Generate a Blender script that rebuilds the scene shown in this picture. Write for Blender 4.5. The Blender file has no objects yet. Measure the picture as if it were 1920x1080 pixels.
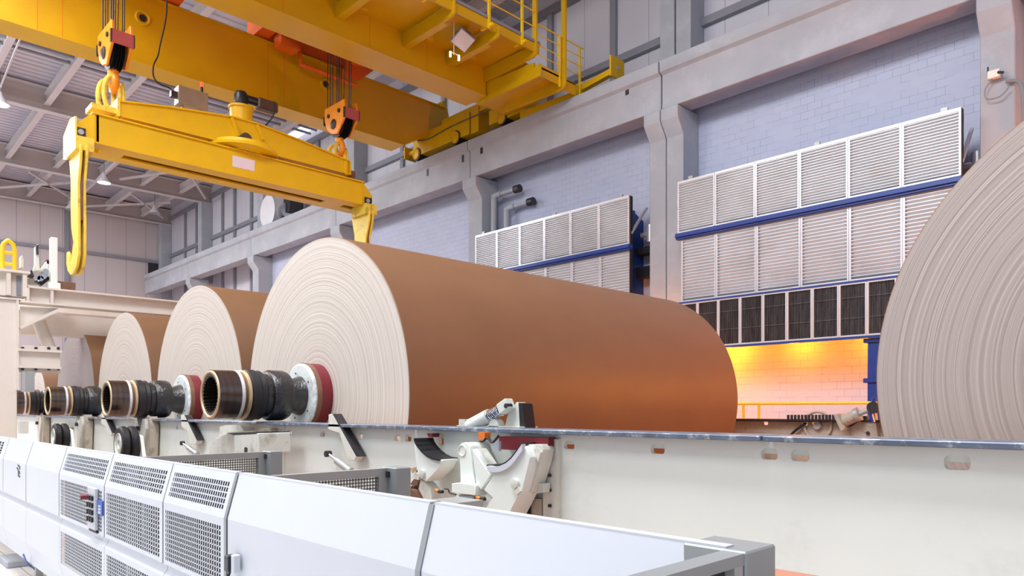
import bpy, bmesh, math, random
from mathutils import Vector, Matrix
random.seed(7)
C = bpy.context.scene.collection
S = bpy.context.scene
# ---------------------------------------------------------------- camera frame (level camera, lens shifted up)
F = 1339.0; HZ = 768.0; EYE = 1.65
FW = (-0.7186, 0.6954); RT = (0.6954, 0.7186)
def P(u, v, x=None, y=None, z=None):
    """world point seen at photo pixel (u,v) on one known plane"""
    r = (u-960)/F; s = (HZ-v)/F
    D = (FW[0]+r*RT[0], FW[1]+r*RT[1], s)
    if x is not None: t = x/D[0]
    elif y is not None: t = y/D[1]
    else: t = (z-EYE)/D[2]
    return Vector((D[0]*t, D[1]*t, EYE+D[2]*t))
# ---------------------------------------------------------------- materials
MATS = {}
def srgb(c):
    return tuple(((v/255)/12.92 if v/255 <= .04045 else ((v/255+.055)/1.055)**2.4) for v in c)
def nodes(m): return m.node_tree.nodes, m.node_tree.links
def mat(name, col, rough=.5, metal=0., var=.08, scale=3., bump=0., bscale=40., dirt=None, dscale=2., damt=.5, spec=.5, stretch=None, emit=None):
    m = bpy.data.materials.new(name); m.use_nodes = True
    n, l = nodes(m); b = n['Principled BSDF']
    c = srgb(col)
    tc = n.new('ShaderNodeTexCoord'); src = tc.outputs['Object']
    if stretch:
        mp = n.new('ShaderNodeMapping'); mp.inputs['Scale'].default_value = stretch
        l.new(src, mp.inputs['Vector']); src = mp.outputs['Vector']
    nz = n.new('ShaderNodeTexNoise'); nz.inputs['Scale'].default_value = scale; nz.inputs['Detail'].default_value = 5
    l.new(src, nz.inputs['Vector'])
    cr = n.new('ShaderNodeValToRGB')
    cr.color_ramp.elements[0].position = .3; cr.color_ramp.elements[1].position = .7
    cr.color_ramp.elements[0].color = (*[max(0, v*(1-var)) for v in c], 1)
    cr.color_ramp.elements[1].color = (*[min(1, v*(1+var)) for v in c], 1)
    l.new(nz.outputs['Fac'], cr.inputs['Fac']); out = cr.outputs['Color']
    if dirt:
        n2 = n.new('ShaderNodeTexNoise'); n2.inputs['Scale'].default_value = dscale; n2.inputs['Detail'].default_value = 8; n2.inputs['Roughness'].default_value = .7
        l.new(src, n2.inputs['Vector'])
        r2 = n.new('ShaderNodeValToRGB'); r2.color_ramp.elements[0].position = .52; r2.color_ramp.elements[1].position = .75
        r2.color_ramp.elements[0].color = (0,0,0,1); r2.color_ramp.elements[1].color = (damt,)*3+(1,)
        l.new(n2.outputs['Fac'], r2.inputs['Fac'])
        mx = n.new('ShaderNodeMix'); mx.data_type = 'RGBA'
        l.new(r2.outputs['Color'], mx.inputs['Factor']); l.new(out, mx.inputs['A']); mx.inputs['B'].default_value = (*srgb(dirt), 1)
        out = mx.outputs['Result']
    l.new(out, b.inputs['Base Color'])
    b.inputs['Roughness'].default_value = rough; b.inputs['Metallic'].default_value = metal
    b.inputs['Specular IOR Level'].default_value = spec
    if bump:
        nb = n.new('ShaderNodeTexNoise'); nb.inputs['Scale'].default_value = bscale; nb.inputs['Detail'].default_value = 4
        l.new(src, nb.inputs['Vector'])
        bp = n.new('ShaderNodeBump'); bp.inputs['Strength'].default_value = bump; bp.inputs['Distance'].default_value = .02
        l.new(nb.outputs['Fac'], bp.inputs['Height']); l.new(bp.outputs['Normal'], b.inputs['Normal'])
    if emit:
        b.inputs['Emission Color'].default_value = (*srgb(emit[0]), 1); b.inputs['Emission Strength'].default_value = emit[1]
    MATS[name] = m
    return m
M = MATS
def mth(n, l, op, a, b=None, c=None):
    q = n.new('ShaderNodeMath'); q.operation = op
    for i, v in enumerate((a, b, c)):
        if v is None: continue
        if hasattr(v, 'is_output'): l.new(v, q.inputs[i])
        else: q.inputs[i].default_value = v
    return q.outputs[0]
mat('crane_yellow', (208,164,0), .4, var=.05, scale=1.2, dirt=(190,130,20), dscale=1.5, damt=.18)
mat('spreader_yellow', (226,182,0), .4, var=.05, scale=2, dirt=(205,150,60), dscale=3, damt=.25)
mat('worn_yellow', (236,204,70), .45, var=.08, scale=4, dirt=(80,64,50), dscale=5, damt=.8)
mat('rail_yellow', (240,200,20), .4, var=.04)
mat('hook_orange', (243,150,30), .4, var=.08, dirt=(190,80,30), dscale=5, damt=.5)
mat('trolley_orange', (226,100,22), .5, var=.08)
mat('dark_red', (112,24,36), .45, var=.08, scale=5)
mat('red_label', (178,84,88), .5, var=.05)
mat('black_rubber', (28,26,30), .5, var=.2, scale=8, bump=.15)
mat('oily_black', (30,27,29), .3, var=.35, scale=14, bump=.6, bscale=25, spec=.7)
mat('dark_metal', (60,58,62), .4, .4, var=.2, scale=10)
mat('coupling_steel', (104,94,90), .25, .85, var=.25, scale=2, stretch=(1,14,1))
mat('chrome', (200,202,208), .18, 1., var=.05)
mat('brass_ring', (205,180,140), .4, .3, var=.2, scale=12)
mat('white_ring', (215,215,220), .4, var=.12, scale=12)
mat('hub_white', (222,228,226), .4, var=.06, scale=3, dirt=(90,95,100), dscale=5, damt=.8)
mat('machine_white', (234,241,235), .42, var=.03, scale=1, dirt=(150,145,135), dscale=1.2, damt=.25, spec=.4)
mat('worn_white', (216,218,208), .45, var=.08, scale=5, dirt=(95,85,78), dscale=5, damt=.75)
mat('grimy_beige', (176,166,150), .55, var=.15, scale=6, dirt=(80,68,60), dscale=6, damt=.8)
mat('frame_beige', (226,216,206), .45, var=.04, scale=2, dirt=(190,165,140), dscale=2, damt=.3)
mat('guard_white', (206,211,220), .38, var=.01, scale=2, spec=.4)
mat('guard_grey', (150,156,158), .4, .2, var=.05)
mat('steel_grey', (168,172,172), .42, .3, var=.06, scale=3)
mat('dark_hollow', (38,38,40), .8, var=.1)
mat('concrete', (170,174,182), .85, var=.07, scale=1.5, bump=.15, bscale=30, dirt=(205,205,212), dscale=1.1, damt=.5, spec=.2)
mat('roof_steel', (176,168,166), .55, var=.05, scale=1)
mat('roof_steel_light', (205,200,202), .5, var=.05, scale=1)
mat('girt_grey', (136,138,148), .5, var=.05)
mat('alu_frame', (206,208,216), .35, .5, var=.05, scale=3)
mat('louvre_alu', (226,227,230), .3, .35, var=.05, scale=1.2, dirt=(190,186,184), dscale=1.5, damt=.3)
mat('blue_paint', (22,58,140), .35, var=.08)
mat('black_steel', (30,30,36), .5, var=.1)
mat('stainless', (170,158,146), .35, .6, var=.1, scale=4)
mat('gearbox', (22,36,46), .35, var=.2)
mat('motor_brown', (88,66,60), .45, var=.2)
mat('cable_black', (26,26,30), .5, var=.1)
mat('cable_grey', (128,132,136), .5, var=.1)
mat('wire_rope', (62,56,56), .4, .5, var=.25, scale=30)
mat('brown_rust', (120,84,64), .6, var=.2, scale=6)
mat('paper_label', (226,214,224), .6, var=.02)
mat('panel_plate', (196,200,208), .4, .2, var=.03)
mat('label_blue', (44,88,178), .4, var=.03)
mat('ink_black', (20,20,24), .5, var=.05)
mat('orange_plug', (235,120,30), .4, var=.05)
mat('teal_paint', (40,160,150), .4)
mat('pale_duct', (222,222,228), .4, .1, var=.04)
mat('lamp_glow', (255,248,235), .5, emit=((255,246,230), 9))
mat('sodium_glow', (255,170,60), .5, emit=((255,150,40), 25))
mat('red_glow', (240,60,40), .4, emit=((255,60,40), 2.5))
mat('skylight', (235,240,248), .5, emit=((235,242,255), 1.3))
mat('floor_tile', (176,172,170), .55, var=.1, scale=1)
# rail: blue grey paint full of white flecks
def rail_mat():
    m = mat('rail_steel', (104,116,134), .35, .3, var=.25, scale=10, dirt=(225,228,232), dscale=16, damt=.9)
    return m
rail_mat()
def paper_side():
    m = bpy.data.materials.new('kraft_side'); m.use_nodes = True; n, l = nodes(m); b = n['Principled BSDF']
    tc = n.new('ShaderNodeTexCoord'); mp = n.new('ShaderNodeMapping'); mp.inputs['Scale'].default_value = (1, .5, 1)
    l.new(tc.outputs['Object'], mp.inputs['Vector'])
    nz = n.new('ShaderNodeTexNoise'); nz.inputs['Scale'].default_value = 3; nz.inputs['Detail'].default_value = 6
    l.new(mp.outputs['Vector'], nz.inputs['Vector'])
    cr = n.new('ShaderNodeValToRGB'); cr.color_ramp.elements[0].position = .3; cr.color_ramp.elements[1].position = .7
    cr.color_ramp.elements[0].color = (*srgb((122,89,64)), 1); cr.color_ramp.elements[1].color = (*srgb((127,93,67)), 1)
    l.new(nz.outputs['Fac'], cr.inputs['Fac']); l.new(cr.outputs['Color'], b.inputs['Base Color'])
    b.inputs['Roughness'].default_value = .5; b.inputs['Specular IOR Level'].default_value = .35
    MATS['kraft_side'] = m
paper_side()
def paper_end(name, c0, c1, c2, fr=34):
    """edges of thousands of paper layers: rings about the roll axis (local Y)"""
    m = bpy.data.materials.new(name); m.use_nodes = True; n, l = nodes(m); b = n['Principled BSDF']
    tc = n.new('ShaderNodeTexCoord'); sp = n.new('ShaderNodeSeparateXYZ'); l.new(tc.outputs['Object'], sp.inputs[0])
    r2 = mth(n, l, 'ADD', mth(n, l, 'MULTIPLY', sp.outputs['X'], sp.outputs['X']), mth(n, l, 'MULTIPLY', sp.outputs['Z'], sp.outputs['Z']))
    wob = n.new('ShaderNodeTexNoise'); wob.inputs['Scale'].default_value = 1.5; l.new(tc.outputs['Object'], wob.inputs['Vector'])
    r = mth(n, l, 'ADD', mth(n, l, 'SQRT', r2), mth(n, l, 'MULTIPLY', wob.outputs['Fac'], .03))
    def ring(freq, det):
        z = n.new('ShaderNodeTexNoise'); z.noise_dimensions = '1D'; z.inputs['Scale'].default_value = freq; z.inputs['Detail'].default_value = det
        z.inputs['Roughness'].default_value = .7
        l.new(r, z.inputs['W']); return z.outputs['Fac']
    f = ring(fr, 5)
    cr = n.new('ShaderNodeValToRGB'); e = cr.color_ramp.elements
    e[0].position = .32; e[0].color = (*srgb(c0), 1); e[1].position = .68; e[1].color = (*srgb(c2), 1)
    k = e.new(.5); k.color = (*srgb(c1), 1)
    l.new(f, cr.inputs['Fac']); l.new(cr.outputs['Color'], b.inputs['Base Color'])
    f2 = ring(60, 4)
    bp = n.new('ShaderNodeBump'); bp.inputs['Strength'].default_value = .35; bp.inputs['Distance'].default_value = .012
    l.new(f2, bp.inputs['Height']); l.new(bp.outputs['Normal'], b.inputs['Normal'])
    b.inputs['Roughness'].default_value = .55; b.inputs['Specular IOR Level'].default_value = .35
    MATS[name] = m
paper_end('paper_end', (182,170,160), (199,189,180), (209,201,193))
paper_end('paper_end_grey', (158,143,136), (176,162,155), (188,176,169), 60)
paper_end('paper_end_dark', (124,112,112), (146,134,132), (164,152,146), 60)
def block_wall():
    m = bpy.data.materials.new('block_wall'); m.use_nodes = True; n, l = nodes(m); b = n['Principled BSDF']
    tc = n.new('ShaderNodeTexCoord'); sp = n.new('ShaderNodeSeparateXYZ'); l.new(tc.outputs['Object'], sp.inputs[0])
    cb = n.new('ShaderNodeCombineXYZ'); l.new(sp.outputs['X'], cb.inputs['X']); l.new(sp.outputs['Z'], cb.inputs['Y'])
    br = n.new('ShaderNodeTexBrick'); l.new(cb.outputs[0], br.inputs['Vector'])
    br.inputs['Scale'].default_value = 1; br.inputs['Brick Width'].default_value = .285; br.inputs['Row Height'].default_value = .146
    br.inputs['Mortar Size'].default_value = .0028; br.inputs['Mortar Smooth'].default_value = .3
    c = srgb((186,192,213))
    br.inputs['Color1'].default_value = (*c, 1); br.inputs['Color2'].default_value = (*srgb((182,188,210)), 1)
    nz = n.new('ShaderNodeTexNoise'); nz.inputs['Scale'].default_value = 2.2; l.new(tc.outputs['Object'], nz.inputs['Vector'])
    mr = n.new('ShaderNodeValToRGB'); mr.color_ramp.elements[0].position = .45; mr.color_ramp.elements[1].position = .62
    mr.color_ramp.elements[0].color = (*srgb((128,130,156)), 1); mr.color_ramp.elements[1].color = (*c, 1)
    l.new(nz.outputs['Fac'], mr.inputs['Fac']); l.new(mr.outputs['Color'], br.inputs['Mortar'])
    l.new(br.outputs['Color'], b.inputs['Base Color']); b.inputs['Roughness'].default_value = .7; b.inputs['Specular IOR Level'].default_value = .25
    bp = n.new('ShaderNodeBump'); bp.inputs['Strength'].default_value = .3; bp.inputs['Distance'].default_value = .01; bp.invert = True
    l.new(br.outputs['Fac'], bp.inputs['Height']); l.new(bp.outputs['Normal'], b.inputs['Normal'])
    MATS['block_wall'] = m
block_wall()
def seams(name, axis, col, dark, period, width, rough=.5, ribs=None, bump=.3, metal=0):
    """flat metal sheet with narrow seams every period metres along an axis, plus fine ribs"""
    m = bpy.data.materials.new(name); m.use_nodes = True; n, l = nodes(m); b = n['Principled BSDF']
    tc = n.new('ShaderNodeTexCoord'); sp = n.new('ShaderNodeSeparateXYZ'); l.new(tc.outputs['Object'], sp.inputs[0])
    a = sp.outputs[axis]
    fr = mth(n, l, 'FRACT', mth(n, l, 'DIVIDE', a, period))
    s = mth(n, l, 'LESS_THAN', fr, width/period)
    nz = n.new('ShaderNodeTexNoise'); nz.inputs['Scale'].default_value = .6; l.new(tc.outputs['Object'], nz.inputs['Vector'])
    cr = n.new('ShaderNodeValToRGB'); cr.color_ramp.elements[0].color = (*[v*.93 for v in srgb(col)], 1); cr.color_ramp.elements[1].color = (*[min(1, v*1.05) for v in srgb(col)], 1)
    l.new(nz.outputs['Fac'], cr.inputs['Fac'])
    mx = n.new('ShaderNodeMix'); mx.data_type = 'RGBA'; l.new(s, mx.inputs['Factor']); l.new(cr.outputs['Color'], mx.inputs['A']); mx.inputs['B'].default_value = (*srgb(dark), 1)
    l.new(mx.outputs['Result'], b.inputs['Base Color'])
    b.inputs['Roughness'].default_value = rough; b.inputs['Metallic'].default_value = metal
    if ribs:
        w = mth(n, l, 'SINE', mth(n, l, 'MULTIPLY', a, 2*math.pi/ribs))
        bp = n.new('ShaderNodeBump'); bp.inputs['Strength'].default_value = bump; bp.inputs['Distance'].default_value = .03
        l.new(w, bp.inputs['Height']); l.new(bp.outputs['Normal'], b.inputs['Normal'])
    MATS[name] = m
seams('cladding', 'X', (204,204,214), (160,160,172), 1.04, .02, ribs=.26, bump=.05)
seams('cladding_end', 'Y', (196,188,190), (140,134,138), 1.04, .025, ribs=.26, bump=.05)
seams('roof_deck', 'X', (206,206,220), (165,165,180), .34, .03, rough=.35, ribs=.34, bump=.45, metal=.15)
def floor_mat():
    m = bpy.data.materials.new('floor_paint'); m.use_nodes = True; n, l = nodes(m); b = n['Principled BSDF']
    tc = n.new('ShaderNodeTexCoord'); sp = n.new('ShaderNodeSeparateXYZ'); l.new(tc.outputs['Object'], sp.inputs[0])
    br = n.new('ShaderNodeTexBrick'); l.new(tc.outputs['Object'], br.inputs['Vector']); br.inputs['Scale'].default_value = 1
    br.inputs['Brick Width'].default_value = .5; br.inputs['Row Height'].default_value = .5; br.inputs['Mortar Size'].default_value = .006; br.offset = 0
    br.inputs['Color1'].default_value = (*srgb((222,220,217)), 1); br.inputs['Color2'].default_value = (*srgb((216,213,210)), 1); br.inputs['Mortar'].default_value = (*srgb((150,145,142)), 1)
    nz = n.new('ShaderNodeTexNoise'); nz.inputs['Scale'].default_value = 1.3; nz.inputs['Detail'].default_value = 6; l.new(tc.outputs['Object'], nz.inputs['Vector'])
    cr = n.new('ShaderNodeValToRGB'); cr.color_ramp.elements[0].color = (*srgb((190,142,122)), 1); cr.color_ramp.elements[1].color = (*srgb((220,176,156)), 1)
    l.new(nz.outputs['Fac'], cr.inputs['Fac'])
    s = mth(n, l, 'GREATER_THAN', sp.outputs['Y'], 1.9)
    mx = n.new('ShaderNodeMix'); mx.data_type = 'RGBA'; l.new(s, mx.inputs['Factor']); l.new(br.outputs['Color'], mx.inputs['A']); l.new(cr.outputs['Color'], mx.inputs['B'])
    l.new(mx.outputs['Result'], b.inputs['Base Color']); b.inputs['Roughness'].default_value = .35
    MATS['floor_paint'] = m
floor_mat()
# ---------------------------------------------------------------- mesh building
ORG = {}
class MB:
    def __init__(s): s.v = []; s.f = []
    def add(s, vs, fs):
        k = len(s.v); s.v += [Vector(q) for q in vs]; s.f += [tuple(i+k for i in f) for f in fs]; return s
    def box(s, x0, x1, y0, y1, z0, z1):
        if x0 > x1: x0, x1 = x1, x0
        if y0 > y1: y0, y1 = y1, y0
        if z0 > z1: z0, z1 = z1, z0
        vs = [(x0,y0,z0),(x1,y0,z0),(x1,y1,z0),(x0,y1,z0),(x0,y0,z1),(x1,y0,z1),(x1,y1,z1),(x0,y1,z1)]
        return s.add(vs, [(0,3,2,1),(4,5,6,7),(0,1,5,4),(1,2,6,5),(2,3,7,6),(3,0,4,7)])
    def cbox(s, c, dx, dy, dz, rot=None):
        vs = []
        for z in (-1,1):
            for (x,y) in ((-1,-1),(1,-1),(1,1),(-1,1)):
                q = Vector((x*dx/2, y*dy/2, z*dz/2))
                if rot is not None: q = rot @ q
                vs.append(Vector(c)+q)
        return s.add(vs, [(0,3,2,1),(4,5,6,7),(0,1,5,4),(1,2,6,5),(2,3,7,6),(3,0,4,7)])
    def bar(s, p, q, w, h=None, up=(0,0,1)):
        """rectangular bar from p to q"""
        h = h or w; p = Vector(p); q = Vector(q); d = (q-p).normalized(); u = Vector(up)
        if abs(d.dot(u)) > .98: u = Vector((1,0,0))
        a = d.cross(u).normalized(); b = a.cross(d).normalized()
        vs = [e + a*i*w/2 + b*j*h/2 for e in (p,q) for (i,j) in ((-1,-1),(1,-1),(1,1),(-1,1))]
        return s.add(vs, [(0,1,2,3),(7,6,5,4),(0,4,5,1),(1,5,6,2),(2,6,7,3),(3,7,4,0)])
    def tube(s, p, q, r, n=16, r2=None, cap=True):
        return s.lathe(p, Vector(q)-Vector(p), [(0,0),(r,0),(r if r2 is None else r2,1),(0,1)] if cap else [(r,0),(r if r2 is None else r2,1)], n, unit=True)
    def lathe(s, o, d, prof, n=32, unit=False):
        """prof: (radius, distance along d)"""
        o = Vector(o); d = Vector(d); L = d.length if unit else 1.; d = d.normalized()
        u = Vector((0,0,1)) if abs(d.z) < .9 else Vector((1,0,0))
        a = d.cross(u).normalized(); b = d.cross(a).normalized()
        k = len(s.v); rings = []
        for (r, t) in prof:
            c = o + d*t*L
            if r < 1e-6: rings.append([len(s.v)]); s.v.append(c)
            else:
                ids = []
                for i in range(n):
                    an = 2*math.pi*i/n; ids.append(len(s.v)); s.v.append(c + a*math.cos(an)*r + b*math.sin(an)*r)
                rings.append(ids)
        for r0, r1 in zip(rings, rings[1:]):
            for i in range(n):
                j = (i+1) % n
                if len(r0) == 1 and len(r1) == 1: continue
                if len(r0) == 1: s.f.append((r0[0], r1[j], r1[i]))
                elif len(r1) == 1: s.f.append((r0[i], r0[j], r1[0]))
                else: s.f.append((r0[i], r0[j], r1[j], r1[i]))
        return s
    def path(s, pts, r, n=8, sub=4, closed=False):
        pts = [Vector(p) for p in pts]
        if sub > 1:
            out = []; m = len(pts); rng = range(m if closed else m-1)
            for i in rng:
                p0 = pts[(i-1) % m] if closed else pts[max(i-1,0)]; p1 = pts[i]; p2 = pts[(i+1) % m]; p3 = pts[(i+2) % m] if closed else pts[min(i+2,m-1)]
                for k in range(sub):
                    t = k/sub
                    out.append(.5*((2*p1)+(-p0+p2)*t+(2*p0-5*p1+4*p2-p3)*t*t+(-p0+3*p1-3*p2+p3)*t**3))
            if not closed: out.append(pts[-1])
            pts = out
        m = len(pts); base = len(s.v); a = None
        for i in range(m):
            d = (pts[(i+1) % m]-pts[i-1]) if (closed or 0 < i < m-1) else (pts[1]-pts[0] if i == 0 else pts[-1]-pts[-2])
            d.normalize()
            if a is None:
                a = d.cross(Vector((0,0,1)) if abs(d.z) < .9 else Vector((1,0,0)))
            a = (a - d*a.dot(d)).normalized(); b = d.cross(a)
            rr = r(i/(m-1)) if callable(r) else r
            for k in range(n):
                an = 2*math.pi*k/n; s.v.append(pts[i]+a*math.cos(an)*rr+b*math.sin(an)*rr)
        for i in range(m if closed else m-1):
            for k in range(n):
                i2 = (i+1) % m; k2 = (k+1) % n
                s.f.append((base+i*n+k, base+i*n+k2, base+i2*n+k2, base+i2*n+k))
        if not closed:
            s.f.append(tuple(base+k for k in range(n))[::-1]); s.f.append(tuple(base+(m-1)*n+k for k in range(n)))
        return s
    def prism(s, poly, off):
        """closed 3D polygon extruded by the vector off"""
        poly = [Vector(p) for p in poly]; off = Vector(off); n = len(poly); k = len(s.v)
        s.v += poly + [p+off for p in poly]
        s.f.append(tuple(range(k, k+n))); s.f.append(tuple(range(k+2*n-1, k+n-1, -1)))
        for i in range(n): s.f.append((k+(i+1) % n, k+i, k+n+i, k+n+(i+1) % n))
        return s
    def strip(s, pts, off, th):
        """open polyline sheet: extruded by off and thickened by vector th"""
        for p, q in zip(pts, pts[1:]):
            s.prism([Vector(p), Vector(q), Vector(q)+Vector(th), Vector(p)+Vector(th)], off)
        return s
    def torus(s, c, ax, R, r, n=24, m=10):
        c = Vector(c); ax = Vector(ax).normalized(); u = Vector((0,0,1)) if abs(ax.z) < .9 else Vector((1,0,0))
        a = ax.cross(u).normalized(); b = ax.cross(a)
        return s.path([c+a*math.cos(t)*R+b*math.sin(t)*R for t in [2*math.pi*i/n for i in range(n)]], r, m, 1, True)
    def build(s, name, m, parent=None, bevel=0, ang=35, origin=None):
        if parent is not None and origin is None: o0 = ORG[parent]
        elif origin is not None: o0 = Vector(origin)
        else:
            xs = [v.x for v in s.v]; ys = [v.y for v in s.v]; zs = [v.z for v in s.v]
            o0 = Vector(((min(xs)+max(xs))/2, (min(ys)+max(ys))/2, min(zs)))
        me = bpy.data.meshes.new(name)
        me.from_pydata([tuple(v-o0) for v in s.v], [], s.f); me.validate()
        bm = bmesh.new(); bm.from_mesh(me); bmesh.ops.recalc_face_normals(bm, faces=bm.faces)
        if bevel:
            es = [e for e in bm.edges if len(e.link_faces) == 2 and e.calc_face_angle(0) > .6]
            try: bmesh.ops.bevel(bm, geom=es, offset=bevel, segments=1, affect='EDGES', clamp_overlap=True)
            except Exception: pass
        bm.to_mesh(me); bm.free()
        me.polygons.foreach_set('use_smooth', [True]*len(me.polygons)); me.set_sharp_from_angle(angle=math.radians(ang))
        me.materials.append(M[m] if isinstance(m, str) else m)
        o = bpy.data.objects.new(name, me); C.objects.link(o)
        if parent is not None:
            o.parent = parent; o.location = o0 - ORG[parent]
        else: o.location = o0
        ORG[o] = o0
        return o
def thing(name, loc, label, cat, group=None):
    o = bpy.data.objects.new(name, None); C.objects.link(o); o.location = loc; o.empty_display_size = .2
    ORG[o] = Vector(loc); o['label'] = label; o['category'] = cat
    if group: o['group'] = group
    return o
def tag(o, label, cat, group=None):
    o['label'] = label; o['category'] = cat
    if group: o['group'] = group
    return o
def struct(o): o['kind'] = 'structure'; return o
def copy_tree(o, parent=None, off=None, label=None):
    c = o.copy(); C.objects.link(c); c.parent = parent
    if parent is None:
        c.location = o.location + Vector(off)
        if label: c['label'] = label
    ORG[c] = ORG[o] + Vector(off or (0,0,0))
    for ch in list(o.children): copy_tree(ch, c, off)
    return c
def iprof(mb, axis, a0, a1, c, w, z0, z1, t=.02):
    """I-beam: axis 'x' or 'y', from a0 to a1, centre c on the other axis"""
    if axis == 'x':
        mb.box(a0,a1,c-w/2,c+w/2,z0,z0+t); mb.box(a0,a1,c-w/2,c+w/2,z1-t,z1); mb.box(a0,a1,c-t/2,c+t/2,z0+t,z1-t)
    else:
        mb.box(c-w/2,c+w/2,a0,a1,z0,z0+t); mb.box(c-w/2,c+w/2,a0,a1,z1-t,z1); mb.box(c-t/2,c+t/2,a0,a1,z0+t,z1-t)
    return mb
# ================================================================ BUILDING
W = 1.06
def w3(x, y, z): return (x*W, y*W, (z-EYE)*W+EYE)
def wz(z): return (z-EYE)*W+EYE
YB = 13.95*W          # cladding plane
YBL = 13.32*W         # block wall plane
XE = -42.0*W          # end wall plane
ZR = wz(11.85)        # rafter undersides
XR = 9.0
struct(MB().box(XE, XR, -9, YB, -.2, 0).build('floor', 'floor_paint', origin=(0,0,0)))
struct(MB().box(XE-.2, XR, YB, YB+.2, 0, wz(12.75)).build('wall_back', 'cladding', origin=(0,0,0)))
struct(MB().box(-27.9*W, XR, YBL, YBL+.25, 0, wz(8.3)).build('wall_lower_back', 'block_wall', origin=(0,0,0)))
struct(MB().box(XE-.2, XE, -9, YB+.2, 0, wz(12.75)).build('wall_left', 'cladding_end', origin=(0,0,0)))
struct(MB().box(XE-.2, XR, -9, YB+.2, wz(12.75), wz(12.85)).build('ceiling', 'roof_deck', origin=(0,0,0)))
# wainscot band, slightly proud, low on the block wall
struct(MB().box(-27.9*W, XR, YBL-.02, YBL, 0, EYE+.13).build('trim_1', 'block_wall', origin=(0,0,0)))
# girts and posts carrying the cladding
k = 2
def trim(mb, m='girt_grey'):
    global k
    o = mb.build('trim_%d' % k, m); k += 1; return struct(o)
trim(MB().box(XE, XR, YB-.14, YB, wz(10.03), wz(10.2)))
trim(MB().box(XE, XR, YB-.14, YB, wz(12.1), wz(12.3)))
trim(MB().box(XE, -27.9*W, YB-.14, YB, wz(5.6), wz(5.75)))
trim(MB().box(XE, XE+.14, -9, YB, wz(9.7), wz(9.85)))
for x in (-2.6+2.9*W*0, ):
    pass
for x in (-39.3, -37.7, -34.4, -33.0, -31.2, -27.2, -25.2, -19.6, -17.4, -12.9, -10.8, -5.4, 0.6):
    trim(MB().box(x*W-.09, x*W+.09, YB-.1, YB, wz(8.3) if x > -28 else 0, wz(12.1)))
for y in (9.0, 4.0, -1.0):
    trim(MB().box(XE, XE+.17, y*W-.1, y*W+.1, 0, wz(12.1)))
# ---- concrete columns, lower shafts with corbels
def column(x0, x1, label, z0=0):
    prof = [(12.72,z0),(12.72,7.32),(12.5,7.62),(12.5,7.87),(13.4,7.87),(13.4,z0)]
    pl = [Vector(w3(x0, y, z)) if z else Vector((x0*W, y*W, 0)) for (y, z) in prof]
    o = MB().prism(pl, (x1*W-x0*W, 0, 0)).build('concrete_column', 'concrete', bevel=.015)
    tag(o, label, 'column', 'concrete columns under the runway beam')
column(-8.92, -8.515, 'grey concrete column between the two louvred cabinets, left half of the twin pair')
column(-8.495, -8.09, 'grey concrete column between the two louvred cabinets, right half of the twin pair')
column(-2.87, -2.42, 'grey concrete column at right edge beside the nearest louvred cabinet')
column(-14.86, -14.3, 'grey concrete column at the left end of the farther louvred cabinet')
column(-21.85, -21.25, 'grey concrete column behind the top of the largest paper roll')
column(-28.45, -27.9, 'grey concrete column with corbel rising behind the second paper roll')
column(-35.3, -34.8, 'grey concrete column farthest along the runway beam near the end wall')
def up_column(x0, x1, label):
    o = MB().box(x0*W, x1*W, 13.4*W, YB-.01, wz(7.88) if x1 > -36.5 else 0, ZR).build('upper_column', 'concrete', bevel=.01)
    tag(o, label, 'column', 'upper concrete columns carrying the roof')
up_column(-9.12, -8.75, 'upper concrete column above the twin joint, left half')
up_column(-8.71, -8.34, 'upper concrete column above the twin joint, right half')
up_column(-22.3, -21.8, 'upper concrete column standing behind the right hook block')
up_column(-29.5, -28.95, 'upper concrete column beside the round duct on the runway beam')
up_column(-36.2, -35.75, 'upper concrete column second from the end wall')
up_column(-41.95, -41.5, 'upper concrete column in the far corner at the end wall')
up_column(-2.9, -2.4, 'upper concrete column out at the right end of the wall')
# ---- crane runway beam segments
def runway(x0, x1, label):
    prof = [(12.55,7.88),(12.55,8.58),(12.45,8.62),(12.45,8.86),(13.3,8.86),(13.3,8.58),(13.03,8.52),(13.03,7.88)]
    o = MB().prism([Vector(w3(x0, y, z)) for (y, z) in prof], ((x1-x0)*W, 0, 0)).build('runway_beam', 'concrete', bevel=.012)
    tag(o, label, 'concrete beam', 'concrete runway beam segments along the back wall')
for (a, b, lab) in ((-41.4,-35.06,'concrete runway beam segment ending at the far end wall'), (-35.04,-28.2,'concrete runway beam segment carrying the round duct'),
    (-28.18,-21.57,'concrete runway beam segment behind the right end of the yellow lifting beam'), (-21.55,-14.6,'concrete runway beam segment under the crane end carriage'),
    (-14.58,-8.52,'concrete runway beam segment above the farther louvred cabinet'), (-8.49,-2.65,'concrete runway beam segment above the nearer louvred cabinet'),
    (-2.63,7.5,'concrete runway beam segment at the right edge of the hall')):
    runway(a, b, lab)
# crane rail on the runway
tag(MB().box(-41*W, 7*W, 12.82*W, 12.9*W, wz(8.86), wz(8.95)).build('crane_rail', 'girt_grey'), 'thin steel crane rail lying on top of the concrete runway beam', 'rail')
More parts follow.
